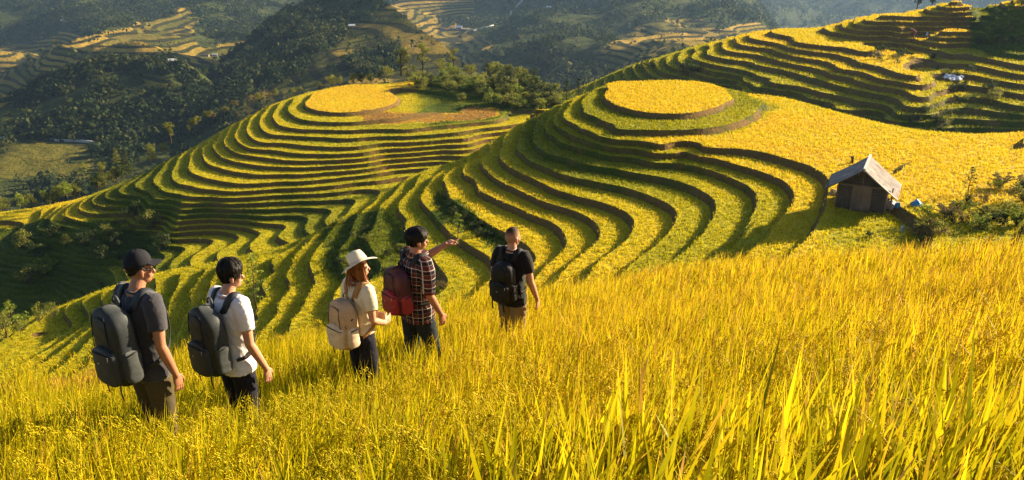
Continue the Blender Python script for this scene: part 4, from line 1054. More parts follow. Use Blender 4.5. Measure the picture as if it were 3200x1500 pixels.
# ------------------------------------------------------------------ backpacks
def pack_mat(name, col, rough=.6): return simple_mat(name, col, rough, .35, 55, .15, .3)
def backpack(key, person, label, w, d, h, zb, body, front, pocket, strapm, trim, seed, style='day'):
    r = random.Random(seed); sc = person.scale[2]; sx = person.scale[0]; off = -.118 * (.9 if key == 'hat' else 1)
    M = Matrix.Translation(Vector(FEET[key])) @ Matrix.Rotation(-R(PEOPLE[key][4]), 4, 'Z') @ Matrix.Diagonal((sx, sx, sc, 1))
    root = empty('backpack', M @ Vector((0, off, zb))); root.rotation_euler = (R(4), 0, -R(PEOPLE[key][4])); root.scale = (sx, sx, sc)
    tag(root, label, 'backpack', 'backpacks worn by the hikers')
    # body: rounded box with domed top and sagging base
    def shell(w_, d_, h_, y0, z0, p=3.2, top=.30, nz=16, nseg=30, wr=.004, domebot=.12):
        bm = bmesh.new(); rings = []
        for j in range(nz + 1):
            t = j / nz; k = 1.0
            if t > 1 - top: q = (t - (1 - top)) / top; k = math.sqrt(max(0, 1 - q ** 2.4)) * .62 + .38 * (1 - q ** 3)
            if t < domebot: q = 1 - t / domebot; k = math.sqrt(max(0, 1 - q * q * .55))
            bul = 1 + .10 * math.sin(t * math.pi) - .12 * t
            rg = []
            for i in range(nseg):
                a = 2 * math.pi * i / nseg; c, s = math.cos(a), math.sin(a)
                x = w_ / 2 * k * math.copysign(abs(c) ** (2 / p), c); y = d_ / 2 * (k * .55 + .45 if t > .5 else k) * bul * math.copysign(abs(s) ** (2 / p), s)
                dn = mnoise.noise(Vector((x * 14 + seed, y * 14, t * 7))) * wr * 2.2
                rg.append(bm.verts.new((x * (1 + dn / w_ * 2), y0 - d_ / 2 + y * (1 + dn / d_ * 2), z0 + h_ * t + dn)))
            rings.append(rg)
        for A, B in zip(rings, rings[1:]):
            for i in range(nseg): bm.faces.new((A[i], A[(i + 1) % nseg], B[(i + 1) % nseg], B[i]))
        bm.faces.new(list(reversed(rings[0]))); bm.faces.new(rings[-1]); return bm
    def put(name, bm, mat): return link(name, bm_mesh(name, bm, mat), root)
    bd = put('bag_body', shell(w, d, h, .01, 0), body)
    fp = put('front_pocket', shell(w * .80, .10, h * .50, -d + .055, .03, 2.8, .35, wr=.003), front)
    put('top_pocket', shell(w * .74, .075, h * .36, -d * .86 + .05, h * .55, 2.6, .5, wr=.003), body)
    for s in (-1, 1):
        bm = shell(.07, d * .62, h * .40, 0, 0, 2.6, .12, wr=.003)
        for v in bm.verts: v.co += Vector((s * (w / 2 - .004), -d * .18, .04))
        sp = put('side_pocket', bm, pocket)
        bm = bmesh.new(); zt_ = .04 + h * .40
        tube(bm, [(s * (w / 2 + .028), -d * .30 + .0, zt_ - .01), (s * (w / 2 + .032), -d * .48, zt_ - .012), (s * (w / 2 + .022), -d * .68, zt_ - .018)], [.005] * 3, 6)
        link('pocket_hem', bm_mesh('pocket_hem', bm, trim), sp)
    # zips
    bm = bmesh.new()
    tube(bm, [(w * .43 * math.cos(a), -d * .80 - .02 * math.sin(a), h * .50 + h * .40 * math.sin(a)) for a in np.linspace(0, math.pi, 15)], .0045, 6); put('zip', bm, trim)
    bm = bmesh.new()
    tube(bm, [(w * .39 * x, -d - .048 + .035 * x * x, h * .47 + .012 * math.cos(x * 2)) for x in np.linspace(-1, 1, 11)], .0045, 6); z = put('zip', bm, trim)
    bm = bmesh.new(); tube(bm, [(w * .30, -d - .036, h * .47), (w * .305, -d - .042, h * .42)], [.004, .003], 6); link('zip_pull', bm_mesh('zip_pull', bm, M_METAL), z)
    bm = bmesh.new(); ellipsoid(bm, (-.01, -d - .052, h * .36), (.012, .003, .007), None, 10); put('badge', bm, M_METAL)
    for x in (-w * .30, w * .30):
        bm = bmesh.new(); tube(bm, [(x * (1 - .25 * t), -d * (.98 - .12 * t * t) - .006, h * (.50 + .42 * t)) for t in np.linspace(0, 1, 8)], .0035, 6); put('seam', bm, trim)
    for s in (-1, 1):
        bm = bmesh.new(); tube(bm, [(s * (w * .46), -d * .12, h * .66), (s * (w * .50), -d * .45, h * .655), (s * (w * .44), -d * .80, h * .64)], [(.009, .003)] * 3, 6, (0, 0, 1)); put('compression_strap', bm, trim)
    # handle
    bm = bmesh.new(); tube(bm, [(.036 * math.cos(a), -.02, h * .97 + .052 * math.sin(a)) for a in np.linspace(0, math.pi, 11)], [(.010, .005)] * 11, 8, (0, 1, 0)); put('handle', bm, strapm)
    # straps over the shoulders (in the wearer's space)
    inv = Matrix.Rotation(-R(4), 4, 'X') @ Matrix.Translation((0, -off, -zb)); f = .9 if key == 'hat' else 1.0
    for s in (-1, 1):
        top = zb + h * .88
        P = [(s * .055, off + .005, top), (s * .085 * f, -.105 * f, 1.405), (s * .105 * f, -.072 * f, 1.475), (s * .112 * f, -.015, 1.508), (s * .118 * f, .055 * f, 1.480), (s * .122 * f, .112 * f, 1.40), (s * .125 * f, .138 * f, 1.29), (s * .135 * f, .135 * f, 1.18), (s * .165 * f, .085 * f, 1.08), (s * .178 * f, .0, 1.02), (s * .165 * f, off + .015, zb + .09)]
        P = [Vector(p) for p in spline(np.array(P), 34)]; bm = bmesh.new(); n = len(P); pr = None
        for i, p in enumerate(P):
            dd = (P[min(i + 1, n - 1)] - P[max(i - 1, 0)]).normalized()
            outw = Vector((p.x * .55, p.y, (p.z - 1.36) * 1.5 if p.z > 1.36 else 0)).normalized(); sd = dd.cross(outw).normalized(); outw = sd.cross(dd).normalized()
            t = i / (n - 1); wd = .030 if t < .6 else .030 - (t - .6) / .4 * .018; th = .007 if t < .6 else .0035
            q = [inv @ (p + sd * wd + outw * th), inv @ (p + sd * wd - outw * th), inv @ (p - sd * wd - outw * th), inv @ (p - sd * wd + outw * th)]
            vs_ = [bm.verts.new(x) for x in q]
            if pr:
                for k in range(4): bm.faces.new((pr[k], pr[(k + 1) % 4], vs_[(k + 1) % 4], vs_[k]))
            else: bm.faces.new(vs_)
            pr = vs_
        bm.faces.new(list(reversed(pr))); bmesh.ops.recalc_face_normals(bm, faces=bm.faces); put('shoulder_strap', bm, strapm)
    for x, z_ in ((-w * .42, .02), (w * .1, .0)):
        bm = bmesh.new(); tube(bm, [(x, -d * .75, z_ + .02), (x - .01, -d * .8, z_ - .05), (x - .004, -d * .78, z_ - .12)], [(.011, .003)] * 3, 6, (1, 0, 0)); put('webbing', bm, trim)
    bm = bmesh.new(); tube(bm, [(-w * .5, -d * .4, h * .46), (-w * .58, -d * .6, h * .45), (-w * .56, -d * .72, h * .40)], [(.011, .004)] * 3, 6, (0, 0, 1)); put('buckle', bm, trim)
    return root
MB_CH = pack_mat('charcoal_nylon', (.022, .028, .032)); MB_CH2 = pack_mat('slate_nylon', (.030, .036, .042)); MB_BK = pack_mat('black_nylon', (.007, .007, .008), .7); MB_TR = pack_mat('black_webbing', (.010, .010, .011), .8)
MB_TAN = pack_mat('tan_canvas', (.46, .30, .17), .85); MB_CREAM = pack_mat('cream_canvas', (.58, .44, .29), .85); MB_BRN = pack_mat('brown_leather', (.33, .165, .05), .7); MB_BRT = pack_mat('dark_brown_trim', (.06, .035, .02), .8)
MB_MAR = pack_mat('maroon_nylon', (.055, .013, .017)); MB_RED = pack_mat('red_nylon', (.22, .014, .020)); MB_GREY = pack_mat('grey_mesh', (.045, .05, .05), .85)
backpack('cap', P1, 'large dark slate backpack on the man in the black cap', .325, .21, .565, .905, MB_CH, MB_CH2, MB_GREY, MB_CH2, MB_TR, 1)
backpack('white', P2, 'dark slate backpack on the man in the white T-shirt', .345, .21, .55, .925, MB_CH, MB_CH2, MB_GREY, MB_CH2, MB_TR, 2)
backpack('hat', P3, 'tan and cream canvas backpack with brown straps on the woman in the hat', .31, .19, .50, .88, MB_TAN, MB_CREAM, MB_CREAM, MB_BRN, MB_BRT, 3)
backpack('plaid', P4, 'maroon and red backpack on the pointing man in plaid', .31, .18, .49, .93, MB_MAR, MB_RED, MB_RED, MB_BK, MB_TR, 4)
backpack('black', P5, 'plain black backpack on the man in the black T-shirt', .295, .17, .49, .93, MB_BK, MB_BK, MB_BK, MB_BK, MB_TR, 5)
# ------------------------------------------------------------------ ray hits on the terrain
from mathutils.bvhtree import BVHTree
def bvh_of(o):
    me = o.data; v = np.empty(len(me.vertices) * 3, np.float32); me.vertices.foreach_get('co', v)
    lt = np.empty(len(me.loops), np.int32); me.loops.foreach_get('vertex_index', lt)
    k = me.polygons[0].loop_total
    return BVHTree.FromPolygons(v.reshape(-1, 3).tolist(), lt.reshape(-1, k).tolist())
BV = {'A': bvh_of(ha), 'B': bvh_of(hb), 'C': bvh_of(hc)}
for o_, n_ in ((bpy.data.objects['valley_floor'], 'V'), (bpy.data.objects['back_mountain'], 'M'), (bpy.data.objects['wooded_spur'], 'S'), (bpy.data.objects['wooded_knoll'], 'K')): BV[n_] = bvh_of(o_)
def hit(s, u, v):
    r = Vector(ray(u, v)).normalized(); h = BV[s].ray_cast(Vector((0, 0, 0)), r); return h[0]
def drop(s, x, y, z=80):
    h = BV[s].ray_cast(Vector((x, y, z)), Vector((0, 0, -1))); return h[0]
# ------------------------------------------------------------------ trees and shrubs
def leaf_mat(name, lo, mid, hi, trans=.4):
    t = NT(name); c = t.ramp(t.attr('tone'), [(0, lo), (.5, mid), (1, hi)])
    p = t.principled(c, .65, .2); tr = t.n('ShaderNodeBsdfTranslucent'); t.set(tr, 'Color', c)
    mx = t.n('ShaderNodeMixShader'); t.set(mx, 0, trans); t.set(mx, 1, p.outputs[0]); t.set(mx, 2, tr.outputs[0]); return t.done(mx)
L_OLIVE = leaf_mat('olive_leaf', (.05, .065, .008), (.17, .18, .025), (.34, .31, .06), .5); L_DARK = leaf_mat('dark_leaf', (.008, .018, .004), (.035, .055, .010), (.09, .11, .02), .35)
L_LIME = leaf_mat('lime_leaf', (.06, .10, .008), (.19, .24, .02), (.36, .36, .05)); L_DRY = leaf_mat('dry_leaf', (.06, .05, .015), (.20, .15, .05), (.40, .30, .12), .3)
def bark_mat():
    t = NT('bark'); n = t.noise(9, 6, .7, t.coord()); c = t.ramp(n, [(.3, (.03, .02, .012)), (.7, (.14, .10, .065))]); return t.done(t.principled(c, .95, .1, t.bump(n, .8, .05)))
M_BARK = bark_mat()
def tree_meshes(kind, seed):
    """unit-height crown and trunk meshes"""
    r = np.random.default_rng(seed); bm = bmesh.new(); C, RA, HG, nl, sz = [], [], [], 0, 0
    if kind == 'broad':
        th = .34; tube(bm, [(0, 0, -.05), (.01, .0, .2), (.0, .01, .45), (.02, 0, .7)], [.035, .026, .018, .008], 8)
        for i in range(15):
            z = r.uniform(.38, .95); rad = .27 * math.sqrt(max(.1, 1 - ((z - .58) / .45) ** 2)); a = r.random() * 6.28; q = r.uniform(.3, 1) * rad
            p = (q * math.cos(a), q * math.sin(a), z - .09); C.append(p); RA.append(r.uniform(.085, .14)); HG.append(r.uniform(.14, .20))
            tube(bm, [(.005, 0, max(.2, z - .22)), (p[0] * .5, p[1] * .5, z - .10), (p[0], p[1], z)], [.012, .008, .003], 5)
        nl, sz = 70, .022
    elif kind == 'pine':
        tube(bm, [(0, 0, -.05), (0, 0, .5), (0, 0, .98)], [.022, .015, .003], 8)
        for i in range(26):
            z = .14 + .82 * i / 25; rad = .20 * (1.05 - z) + .02; a = i * 2.4 + r.random(); q = rad * r.uniform(.4, .9)
            C.append((q * math.cos(a), q * math.sin(a), z - .05)); RA.append(rad * .5 + .02); HG.append(.09)
            tube(bm, [(0, 0, z), (q * math.cos(a), q * math.sin(a), z - .01)], [.006, .002], 4)
        nl, sz = 34, .018
    elif kind == 'bush':
        for i in range(12):
            a = r.random() * 6.28; q = r.uniform(0, .55); z = r.uniform(.0, .62) * (1 - .45 * q / .55); p = (q * math.cos(a), q * math.sin(a), z); C.append(p); RA.append(r.uniform(.14, .26)); HG.append(r.uniform(.22, .38))
            tube(bm, [(p[0] * .2, p[1] * .2, -.05), (p[0] * .7, p[1] * .7, z * .6), (p[0], p[1], z + .15)], [.014, .010, .004], 5)
        nl, sz = 60, .036
    elif kind == 'sapling':
        tube(bm, [(0, 0, -.05), (.03, 0, .3), (.0, .02, .6), (.03, 0, .95)], [.012, .009, .006, .002], 6)
        for i in range(22):
            z = .25 + .72 * i / 21; a = i * 2.4; q = .22 * (1.15 - z) * r.uniform(.5, 1.2); C.append((q * math.cos(a), q * math.sin(a), z - .03)); RA.append(.05); HG.append(.07)
            tube(bm, [(.01, 0, z - .06), (q * math.cos(a), q * math.sin(a), z)], [.004, .0015], 4)
        nl, sz = 16, .020
    elif kind == 'fern':
        for i in range(30):
            a = r.random() * 6.28; L = r.uniform(.55, 1.0); h = r.uniform(.45, .95); prev = None
            pts = [(L * .62 * t * math.cos(a), L * .62 * t * math.sin(a), h * (t * 1.5 - .62 * t * t * 1.3)) for t in np.linspace(0, 1, 7)]
            tube(bm, pts, [.007, .006, .005, .004, .004, .003, .002], 4)
            for p in pts[2:]: C.append((p[0], p[1], p[2] - .03)); RA.append(.055); HG.append(.05)
        nl, sz = 9, .030
    V, Fc, T = leaf_cloud(np.array(C), np.array(RA), np.array(HG), nl, sz, r, .5 + r.normal(0, .13, len(C)))
    return V, Fc, T, bm
TREES = {}
def tree(s, u, vb, hpx, kind, leaf, label, group=None, name=None, seed=0, Y=None, wide=1.0, cat=None, pos=None):
    if pos is not None: p = Vector(pos)
    elif Y is None:
        p = hit(s, u, vb)
        if p is None: return None
    else: p = Vector(at_y(u, vb, Y))
    d = p.y * CP - p.z * SP; H = hpx / F * d / .97
    key = (kind, leaf.name, seed)
    nm = name or {'broad': 'broadleaf_tree', 'pine': 'conifer_tree', 'bush': 'shrub', 'sapling': 'sapling', 'fern': 'fern'}[kind]
    if key not in TREES:
        V, Fc, T, bm = tree_meshes(kind, seed * 13 + len(kind))
        TREES[key] = (np_mesh('crown', V, Fc, [leaf], None, {'tone': T}), bm_mesh('trunk', bm, M_BARK))
    cr_, tr_ = TREES[key]
    o = empty(nm, p, random.uniform(0, 6.28)); o.scale = (H * wide, H * wide, H)
    tag(o, label, cat or ('tree' if kind in ('broad', 'pine', 'sapling') else 'shrub'), group)
    link('crown' if kind in ('broad', 'pine', 'sapling') else 'foliage', cr_, o); link('trunk' if kind in ('broad', 'pine', 'sapling') else 'stem', tr_, o)
    return o
rt = random.Random(12)
# trees on the ridge behind the left plateau
tree('A', 1254, 232, 92, 'broad', L_OLIVE, 'tall sunlit round-crowned tree, left of the pair on the skyline behind the left plateau', seed=1, Y=196)
tree('A', 1322, 226, 88, 'broad', L_OLIVE, 'tall sunlit tree with an uneven top, right of the pair behind the left plateau', seed=2, Y=197)
tree('A', 1418, 208, 56, 'broad', L_OLIVE, 'smaller half-hidden tree rising from the thicket right of the tall pair', seed=3, Y=200)
tree('A', 1038, 264, 46, 'bush', L_OLIVE, 'round dark-olive bush on the ridge above the left plateau', 'shrubs along the left ridge', seed=1, Y=186, wide=.8)
tree('A', 1066, 262, 36, 'bush', L_OLIVE, 'small bush touching the round bush above the left plateau', 'shrubs along the left ridge', seed=2, Y=187, wide=.7)
for i, (u, v, h) in enumerate([(1105, 258, 36), (1130, 254, 42), (1160, 252, 34), (1185, 248, 30), (1210, 240, 40)]):
    tree('A', u, v, h, 'bush', L_DARK if i % 2 else L_OLIVE, 'low bush in the row between the left plateau and the tall trees', 'shrub row behind the left plateau', seed=i % 4, Y=190)
tree('A', 1770, 322, 72, 'pine', L_DARK, 'dark conical tree at the saddle, left of the two beside the right hill', seed=1, Y=150)
tree('A', 1808, 310, 66, 'pine', L_DARK, 'dark conical tree at the saddle, right of the two beside the right hill', seed=2, Y=152)
# thicket on the knoll
TH = [(1240, 262), (1270, 222), (1350, 208), (1450, 200), (1560, 220), (1660, 240), (1720, 270), (1765, 312), (1700, 338), (1620, 346), (1540, 336), (1450, 322), (1380, 300), (1330, 282)]
n_ = 0
while n_ < 112:
    u, v = (rt.uniform(1240, 1765) if rt.random() < .62 else rt.uniform(1540, 1775)), rt.uniform(200, 346)
    if not inpoly([u], [v], TH)[0]: continue
    hh = rt.uniform(30, 50)
    big = rt.random() < .04
    kind = 'broad' if big else 'bush'
    o = tree('A', u, v + 4, hh * (1.25 if big else 1), kind, rt.choice([L_OLIVE, L_OLIVE, L_OLIVE, L_DARK, L_LIME]), 'small tree growing among the bushes of the knoll thicket' if big else 'leafy bush in the dense thicket covering the knoll', 'small trees in the knoll thicket' if big else 'bushes of the knoll thicket', seed=rt.randint(0, 3), Y=150 + (346 - v) * .42 + rt.uniform(-2, 2) if hit('A', u, v) is None else None, wide=rt.uniform(.8, 1.15) if not big else 1)
    n_ += 1
# left ridge, seen from behind its skyline
for (u, v, h, k, L, w, lab) in [(534, 442, 66, 'broad', L_OLIVE, 1.1, 'sunlit loose-crowned tree on the left ridge above the dark valley'), (470, 478, 50, 'bush', L_OLIVE, .75, 'rounded green bush below the loose-crowned tree'), (512, 472, 44, 'bush', L_DARK, .6, 'dark narrow bush between the rounded bush and the loose-crowned tree'),
        (366, 512, 56, 'pine', L_OLIVE, 1.3, 'pointed tree, left of the two at the bare path on the left ridge'), (396, 512, 52, 'pine', L_DARK, 1.3, 'dark pointed tree, right of the two at the bare path on the left ridge'),
        (315, 532, 44, 'bush', L_OLIVE, .8, 'pale sunlit bush left of the pointed trees'), (268, 556, 54, 'sapling', L_LIME, 1.6, 'thin yellow-green tree standing out of the dark bushes'), (591, 412, 26, 'broad', L_OLIVE, .8, 'tiny tree poking over the left ridge line')]:
    d = 14 if u > 450 else 10
    Yr = np.interp(u, [0, 250, 500, 700, 1000], [112, 128, 146, 158, 176])
    tree('A', u, v + 4, h, k, L, lab, seed=rt.randint(0, 3), Y=Yr + d * .5, wide=w)
for i in range(13):
    u = rt.uniform(235, 480); v = np.interp(u, [235, 480], [610, 505]) + rt.uniform(-12, 8)
    tree('A', u, v + 6, rt.uniform(34, 56), 'bush', L_DARK if i % 3 else L_OLIVE, 'bush of the dark hedge behind the left ridge', 'hedge bushes behind the left ridge', seed=i % 4, Y=np.interp(u, [235, 480], [130, 146]) + rt.uniform(0, 5), wide=.8)
for i in range(16):
    u = rt.uniform(-20, 240); v = np.interp(u, [0, 240], [662, 618]) + rt.uniform(-22, 2)
    tree('A', u, v + 6, rt.uniform(40, 66), 'bush', L_LIME if i % 3 == 0 else L_OLIVE, 'sunlit bush in the clump above the yellow field at the left edge', 'sunlit bushes at the left edge', seed=i % 4, Y=np.interp(u, [0, 240], [122, 132]) + rt.uniform(0, 6), wide=.75)
for i in range(14):
    u = rt.uniform(560, 1000); v = np.interp(u, [560, 760, 1000], [400, 318, 268]) + rt.uniform(-6, 4)
    tree('A', u, v + 6, rt.uniform(18, 34), 'bush', L_DRY if i % 3 == 0 else L_OLIVE, 'low bush peeping over the skyline of the left ridge', 'low bushes along the left skyline', seed=i % 4, Y=np.interp(u, [560, 1000], [158, 186]), wide=.9)
# plants on the near terraces
tree('B', 1432, 772, 112, 'sapling', L_LIME, 'young leafy tree on the bank just above the pointing hand', seed=4, Y=58, wide=1.3)
tree('A', 150, 862, 84, 'fern', L_LIME, 'feathery yellow-green fern on the dark slope at the far left', seed=1, wide=.9)
tree('B', 806, 975, 190, 'sapling', L_LIME, 'tall twiggy yellow-green shrub on the bank right of the man in white', seed=5, wide=1.0)
for i, (u, v, h) in enumerate([(18, 1050, 96), (70, 1030, 84), (120, 1000, 76), (30, 985, 60), (165, 985, 50)]):
    tree('B', u, v, h, 'bush', L_LIME if i % 2 else L_OLIVE, 'light green bush in the lower left corner of the terraces', 'light green bushes at the lower left', seed=i % 4, Y=60 + i * 3, wide=.8)
for i in range(12):
    u = rt.uniform(1385, 1570); v = np.interp(u, [1385, 1570], [655, 770]) + rt.uniform(-25, 20)
    tree('B', u, v, rt.uniform(22, 38), 'bush', L_DARK, 'dark bush on the steep bank beside the young tree', 'dark bushes on the steep bank', seed=i % 4, wide=.9)
for i in range(14):
    u = rt.uniform(1040, 1260); v = rt.uniform(690, 860)
    tree('B', u, v, rt.uniform(20, 34), 'bush', L_DARK if i % 2 else L_OLIVE, 'low green bush overgrowing the abandoned banks of the gully', 'bushes in the overgrown gully', seed=i % 4, wide=1.1)
for i in range(16):
    u = rt.uniform(0, 520); v = rt.uniform(720, 900) - max(0, u - 200) * .25
    tree('A', u, v, rt.uniform(36, 76), 'bush', L_DARK if i % 3 else L_OLIVE, 'dark bush on the shaded slope at the far left', 'bushes on the shaded left slope', seed=i % 4, wide=1.0)
# hedge at the right edge
for i in range(26):
    u = 2870 + 360 * (i + rt.random()) / 26; lo = np.interp(u, [2900, 3000, 3100, 3230], [700, 690, 650, 610]); v = rt.uniform(lo - np.interp(u, [2900, 3230], [25, 70]), 735 - (u - 2900) * .06)
    tree('B', u, v, rt.uniform(38, 66) * (1 + (u - 2870) / 700), 'bush' if i % 3 else 'fern', [L_OLIVE, L_LIME, L_DRY, L_DARK][i % 4], 'tangled bush on the weedy bank at the right edge', 'bushes on the weedy right bank', seed=i % 4, wide=.9)
tree('B', 3026, 604, 84, 'sapling', L_DARK, 'dark spiky young tree standing in the yellow field at the right', seed=6, wide=1.5)
tree('B', 2716, 742, 34, 'bush', L_DARK, 'small dark bush in the field below the hut', seed=1)
for i, u in enumerate((2858, 2885, 2925, 2950)):
    tree('B', u, 735, 34, 'bush', L_DRY, 'dry brownish weed clump at the edge below the hut', 'dry weed clumps below the hut', seed=i % 4)
tree('B', 1378, 905, 40, 'fern', L_DRY, 'clump of dry tan weeds beside the pointing man', seed=2, Y=16, wide=.9)
# far right terraces
for i, (u, v, h) in enumerate([(2150, 232, 56), (2138, 222, 40), (2015, 206, 30), (2040, 212, 34), (1990, 218, 26), (2180, 226, 36)]):
    tree('C', u, v, h, 'bush', L_DARK, 'dark bush on the left shoulder of the far terraces', 'dark bushes on the left shoulder of the far terraces', seed=i % 4, wide=.8)
for i in range(18):
    t_ = rt.random(); u = 2730 + t_ * 300; v = np.interp(u, [2730, 2860, 3030], [165, 180, 240]) + rt.uniform(-18, 28)
    tree('C', u, v, rt.uniform(16, 34), 'bush', L_DARK if i % 3 else L_OLIVE, 'bush in the gully between the far terraces', 'bushes in the far gully', seed=i % 4, wide=1.0)
for i in range(14):
    u = rt.uniform(2950, 3120); v = rt.uniform(262, 320)
    tree('C', u, v, rt.uniform(22, 44), 'bush', L_DARK if i % 2 else L_OLIVE, 'dark bush below the white sheet on the far slope', 'bushes below the white sheet', seed=i % 4, wide=1.0)
for i in range(14):
    u = rt.uniform(2840, 2990); v = rt.uniform(350, 420)
    tree('C', u, v, rt.uniform(18, 34), 'bush', L_DARK, 'bush at the foot of the far terraces', 'bushes at the foot of the far terraces', seed=i % 4, wide=1.0)
for i in range(20):
    u = rt.uniform(3040, 3230); v = rt.uniform(max(20, 150 - (u - 3040) * .7), 140)
    tree('C', u, v, rt.uniform(18, 42), 'bush', [L_DRY, L_OLIVE, L_DARK][i % 3], 'scrubby bush on the brown hillside in the upper right corner', 'scrub on the upper right hillside', seed=i % 4, wide=.9)
tree('C', 2866, 26, 46, 'broad', L_OLIVE, 'hazy round tree behind the far skyline, left of the pair', seed=1, Y=285)
tree('C', 2912, 22, 40, 'broad', L_OLIVE, 'hazy tree behind the far skyline, right of the pair', seed=3, Y=285)

# ------------------------------------------------------------------ hut
def wood_mat(name, a, b, sc=(2, 2, 18), rough=.85):
    t = NT(name); ob = t.coord(); mp = t.n('ShaderNodeMapping'); t.set(mp, 0, ob); mp.inputs['Scale'].default_value = sc
    n = t.noise(3, 6, .7, mp.outputs[0]); n2 = t.noise(1.2, 3, .6, ob)
    c = t.mix(t.ramp(n, [(.3, 0), (.7, 1)]), a, b); c = t.mix(1.0, c, t.ramp(n2, [(.3, .6), (.7, 1.1)]), 'MULTIPLY')
    return t.done(t.principled(c, rough, .2, t.bump(n, .4, .02)))
def roof_mat():
    t = NT('fibre_cement_sheet'); ob = t.coord(); s = t.n('ShaderNodeSeparateXYZ'); t.set(s, 0, ob)
    n = t.noise(1.6, 5, .7, ob); n2 = t.noise(.7, 3, .5, ob, .5)
    c = t.ramp(n, [(.25, (.15, .125, .115)), (.5, (.29, .25, .225)), (.75, (.46, .40, .36))])
    c = t.mix(t.ramp(n2, [(.58, 0), (.68, .8)]), c, (.17, .07, .035))
    w = t.n('ShaderNodeTexWave', wave_type='BANDS', bands_direction='Y'); t.set(w, 0, ob); w.inputs['Scale'].default_value = 3.2
    return t.done(t.principled(c, .8, .25, t.bump(w.outputs[0], .9, .05)))
W_WALL = wood_mat('weathered_boards', (.036, .026, .018), (.14, .10, .068)); W_DOOR = wood_mat('pale_board', (.14, .09, .055), (.26, .18, .115)); W_POST = wood_mat('post_wood', (.10, .065, .035), (.24, .16, .09)); M_ROOF = roof_mat()
M_RIDGE = simple_mat('pale_ridge_cap', (.60, .56, .50), .6)
def box(bm, c, s, M=None):
    r = bmesh.ops.create_cube(bm, size=1)
    for v in r['verts']:
        v.co = Vector((v.co.x * s[0], v.co.y * s[1], v.co.z * s[2])) + Vector(c)
        if M is not None: v.co = M @ v.co
def one(name, mat, parent, *boxes, bev=.0, smooth=False):
    bm = bmesh.new()
    for b in boxes: box(bm, *b)
    if bev: bmesh.ops.bevel(bm, geom=bm.edges, offset=bev, segments=2, affect='EDGES')
    return link(name, bm_mesh(name, bm, mat, smooth), parent)
hp = hit('B', 2692, 640); hd = hp.y * CP - hp.z * SP; k = hd / F      # metres per photo pixel there
hut = empty('hut', hp, R(-26)); hut.scale = (k * 46, k * 46, k * 60)
tag(hut, 'small weathered wooden field hut with a grey sheet roof in the yellow field', 'hut')
# unit: 1 = 46 photo px; local x along the gable front, y along the ridge (away), z up
WX, WY, ZE, ZA = 1.50, 1.35, 1.35, 2.30
def slat_wall(name, x0, x1, y, z0, z1, axis):
    n = 9; bs = []
    for i in range(n):
        za = z0 + (z1 - z0) * (i + .5) / n; th = .05 + .012 * ((i * 7) % 3)
        bs.append((((x0 + x1) / 2, y, za), (x1 - x0, th, (z1 - z0) / n * .93)) if axis == 'x' else ((y, (x0 + x1) / 2, za), (th, x1 - x0, (z1 - z0) / n * .93)))
    return one(name, W_WALL, hut, *bs)
slat_wall('front_wall', -WX, -.62, -WY, 0, 1.36, 'x'); slat_wall('front_wall', .62, WX, -WY, 0, 1.36, 'x')
slat_wall('rear_wall', -WX, WX, WY, 0, 1.34, 'x'); slat_wall('side_wall', -WY, WY, -WX, 0, 1.30, 'y'); slat_wall('side_wall', -WY, WY, WX, 0, 1.30, 'y')
bm = bmesh.new()
for i in range(5):
    z0_ = 1.40 + .165 * i; hw = (ZA - .06 - z0_ - .16) / (ZA - 1.05) * 2.3
    if hw > .1: box(bm, (0, -WY + .01, z0_ + .08), (2 * min(hw, 1.45), .05 + .01 * (i % 2), .155))
link('gable', bm_mesh('gable', bm, W_WALL, False), hut)
one('lintel', W_POST, hut, ((0, -WY - .01, 1.34), (2.9, .09, .10)))
for s in (-1, 1):
    dr = one('door', W_DOOR, hut, ((s * .31, -WY - .005, .67), (.60, .05, 1.28)))
    one('handle', W_POST, dr, ((s * .08, -WY - .045, .70), (.03, .03, .16)))
one('threshold', W_POST, hut, ((0, -WY - .10, -.03), (1.5, .35, .12)))
for sx in (-1, 1):
    for sy in (-1, 1): one('corner_post', W_POST, hut, ((sx * (WX + .03), sy * (WY + .03), .42), (.10, .10, 1.64)))
one('king_post', W_POST, hut, ((0, -WY - .3, 1.85), (.07, .07, .85)))
one('tie_beam', W_POST, hut, ((0, -WY - .3, 1.36), (2.7, .08, .09)))
one('eave_post', W_POST, hut, ((-2.18, -WY - .05, .45), (.08, .08, 2.0))); one('eave_post', W_POST, hut, ((1.85, -WY - .05, .40), (.08, .08, 2.0)))
def roof_side(s, ex, zl):
    n, m = 40, 24; bm = bmesh.new(); g = []
    for j in range(m + 1):
        rw = []
        for i in range(n + 1):
            t = j / m; x = s * ex * t; y = -WY - .62 + (2 * WY + 1.15) * i / n; z = ZA + (zl - ZA) * t - .03 * math.sin(t * math.pi) + .022 * math.sin(i * 2.0) + .01 * mnoise.noise((i * .3, j * .3, s))
            rw.append((bm.verts.new((x, y, z)), bm.verts.new((x, y, z - .035))))
        g.append(rw)
    for j in range(m):
        for i in range(n):
            a, b, c, d = g[j][i], g[j][i + 1], g[j + 1][i + 1], g[j + 1][i]
            bm.faces.new((a[0], b[0], c[0], d[0])); bm.faces.new((a[1], d[1], c[1], b[1]))
            if j == m - 1: bm.faces.new((d[0], c[0], c[1], d[1]))
            if i == 0: bm.faces.new((a[0], d[0], d[1], a[1]))
            if i == n - 1: bm.faces.new((b[0], b[1], c[1], c[0]))
    bmesh.ops.recalc_face_normals(bm, faces=bm.faces); return link('roof_slope', bm_mesh('roof_slope', bm, M_ROOF), hut)
rl = roof_side(-1, 2.35, 1.05); rr_ = roof_side(1, 2.25, .95)
rl['label'] = 'shaded left roof slope with a rusty patch'; rr_['label'] = 'sunlit right roof slope'
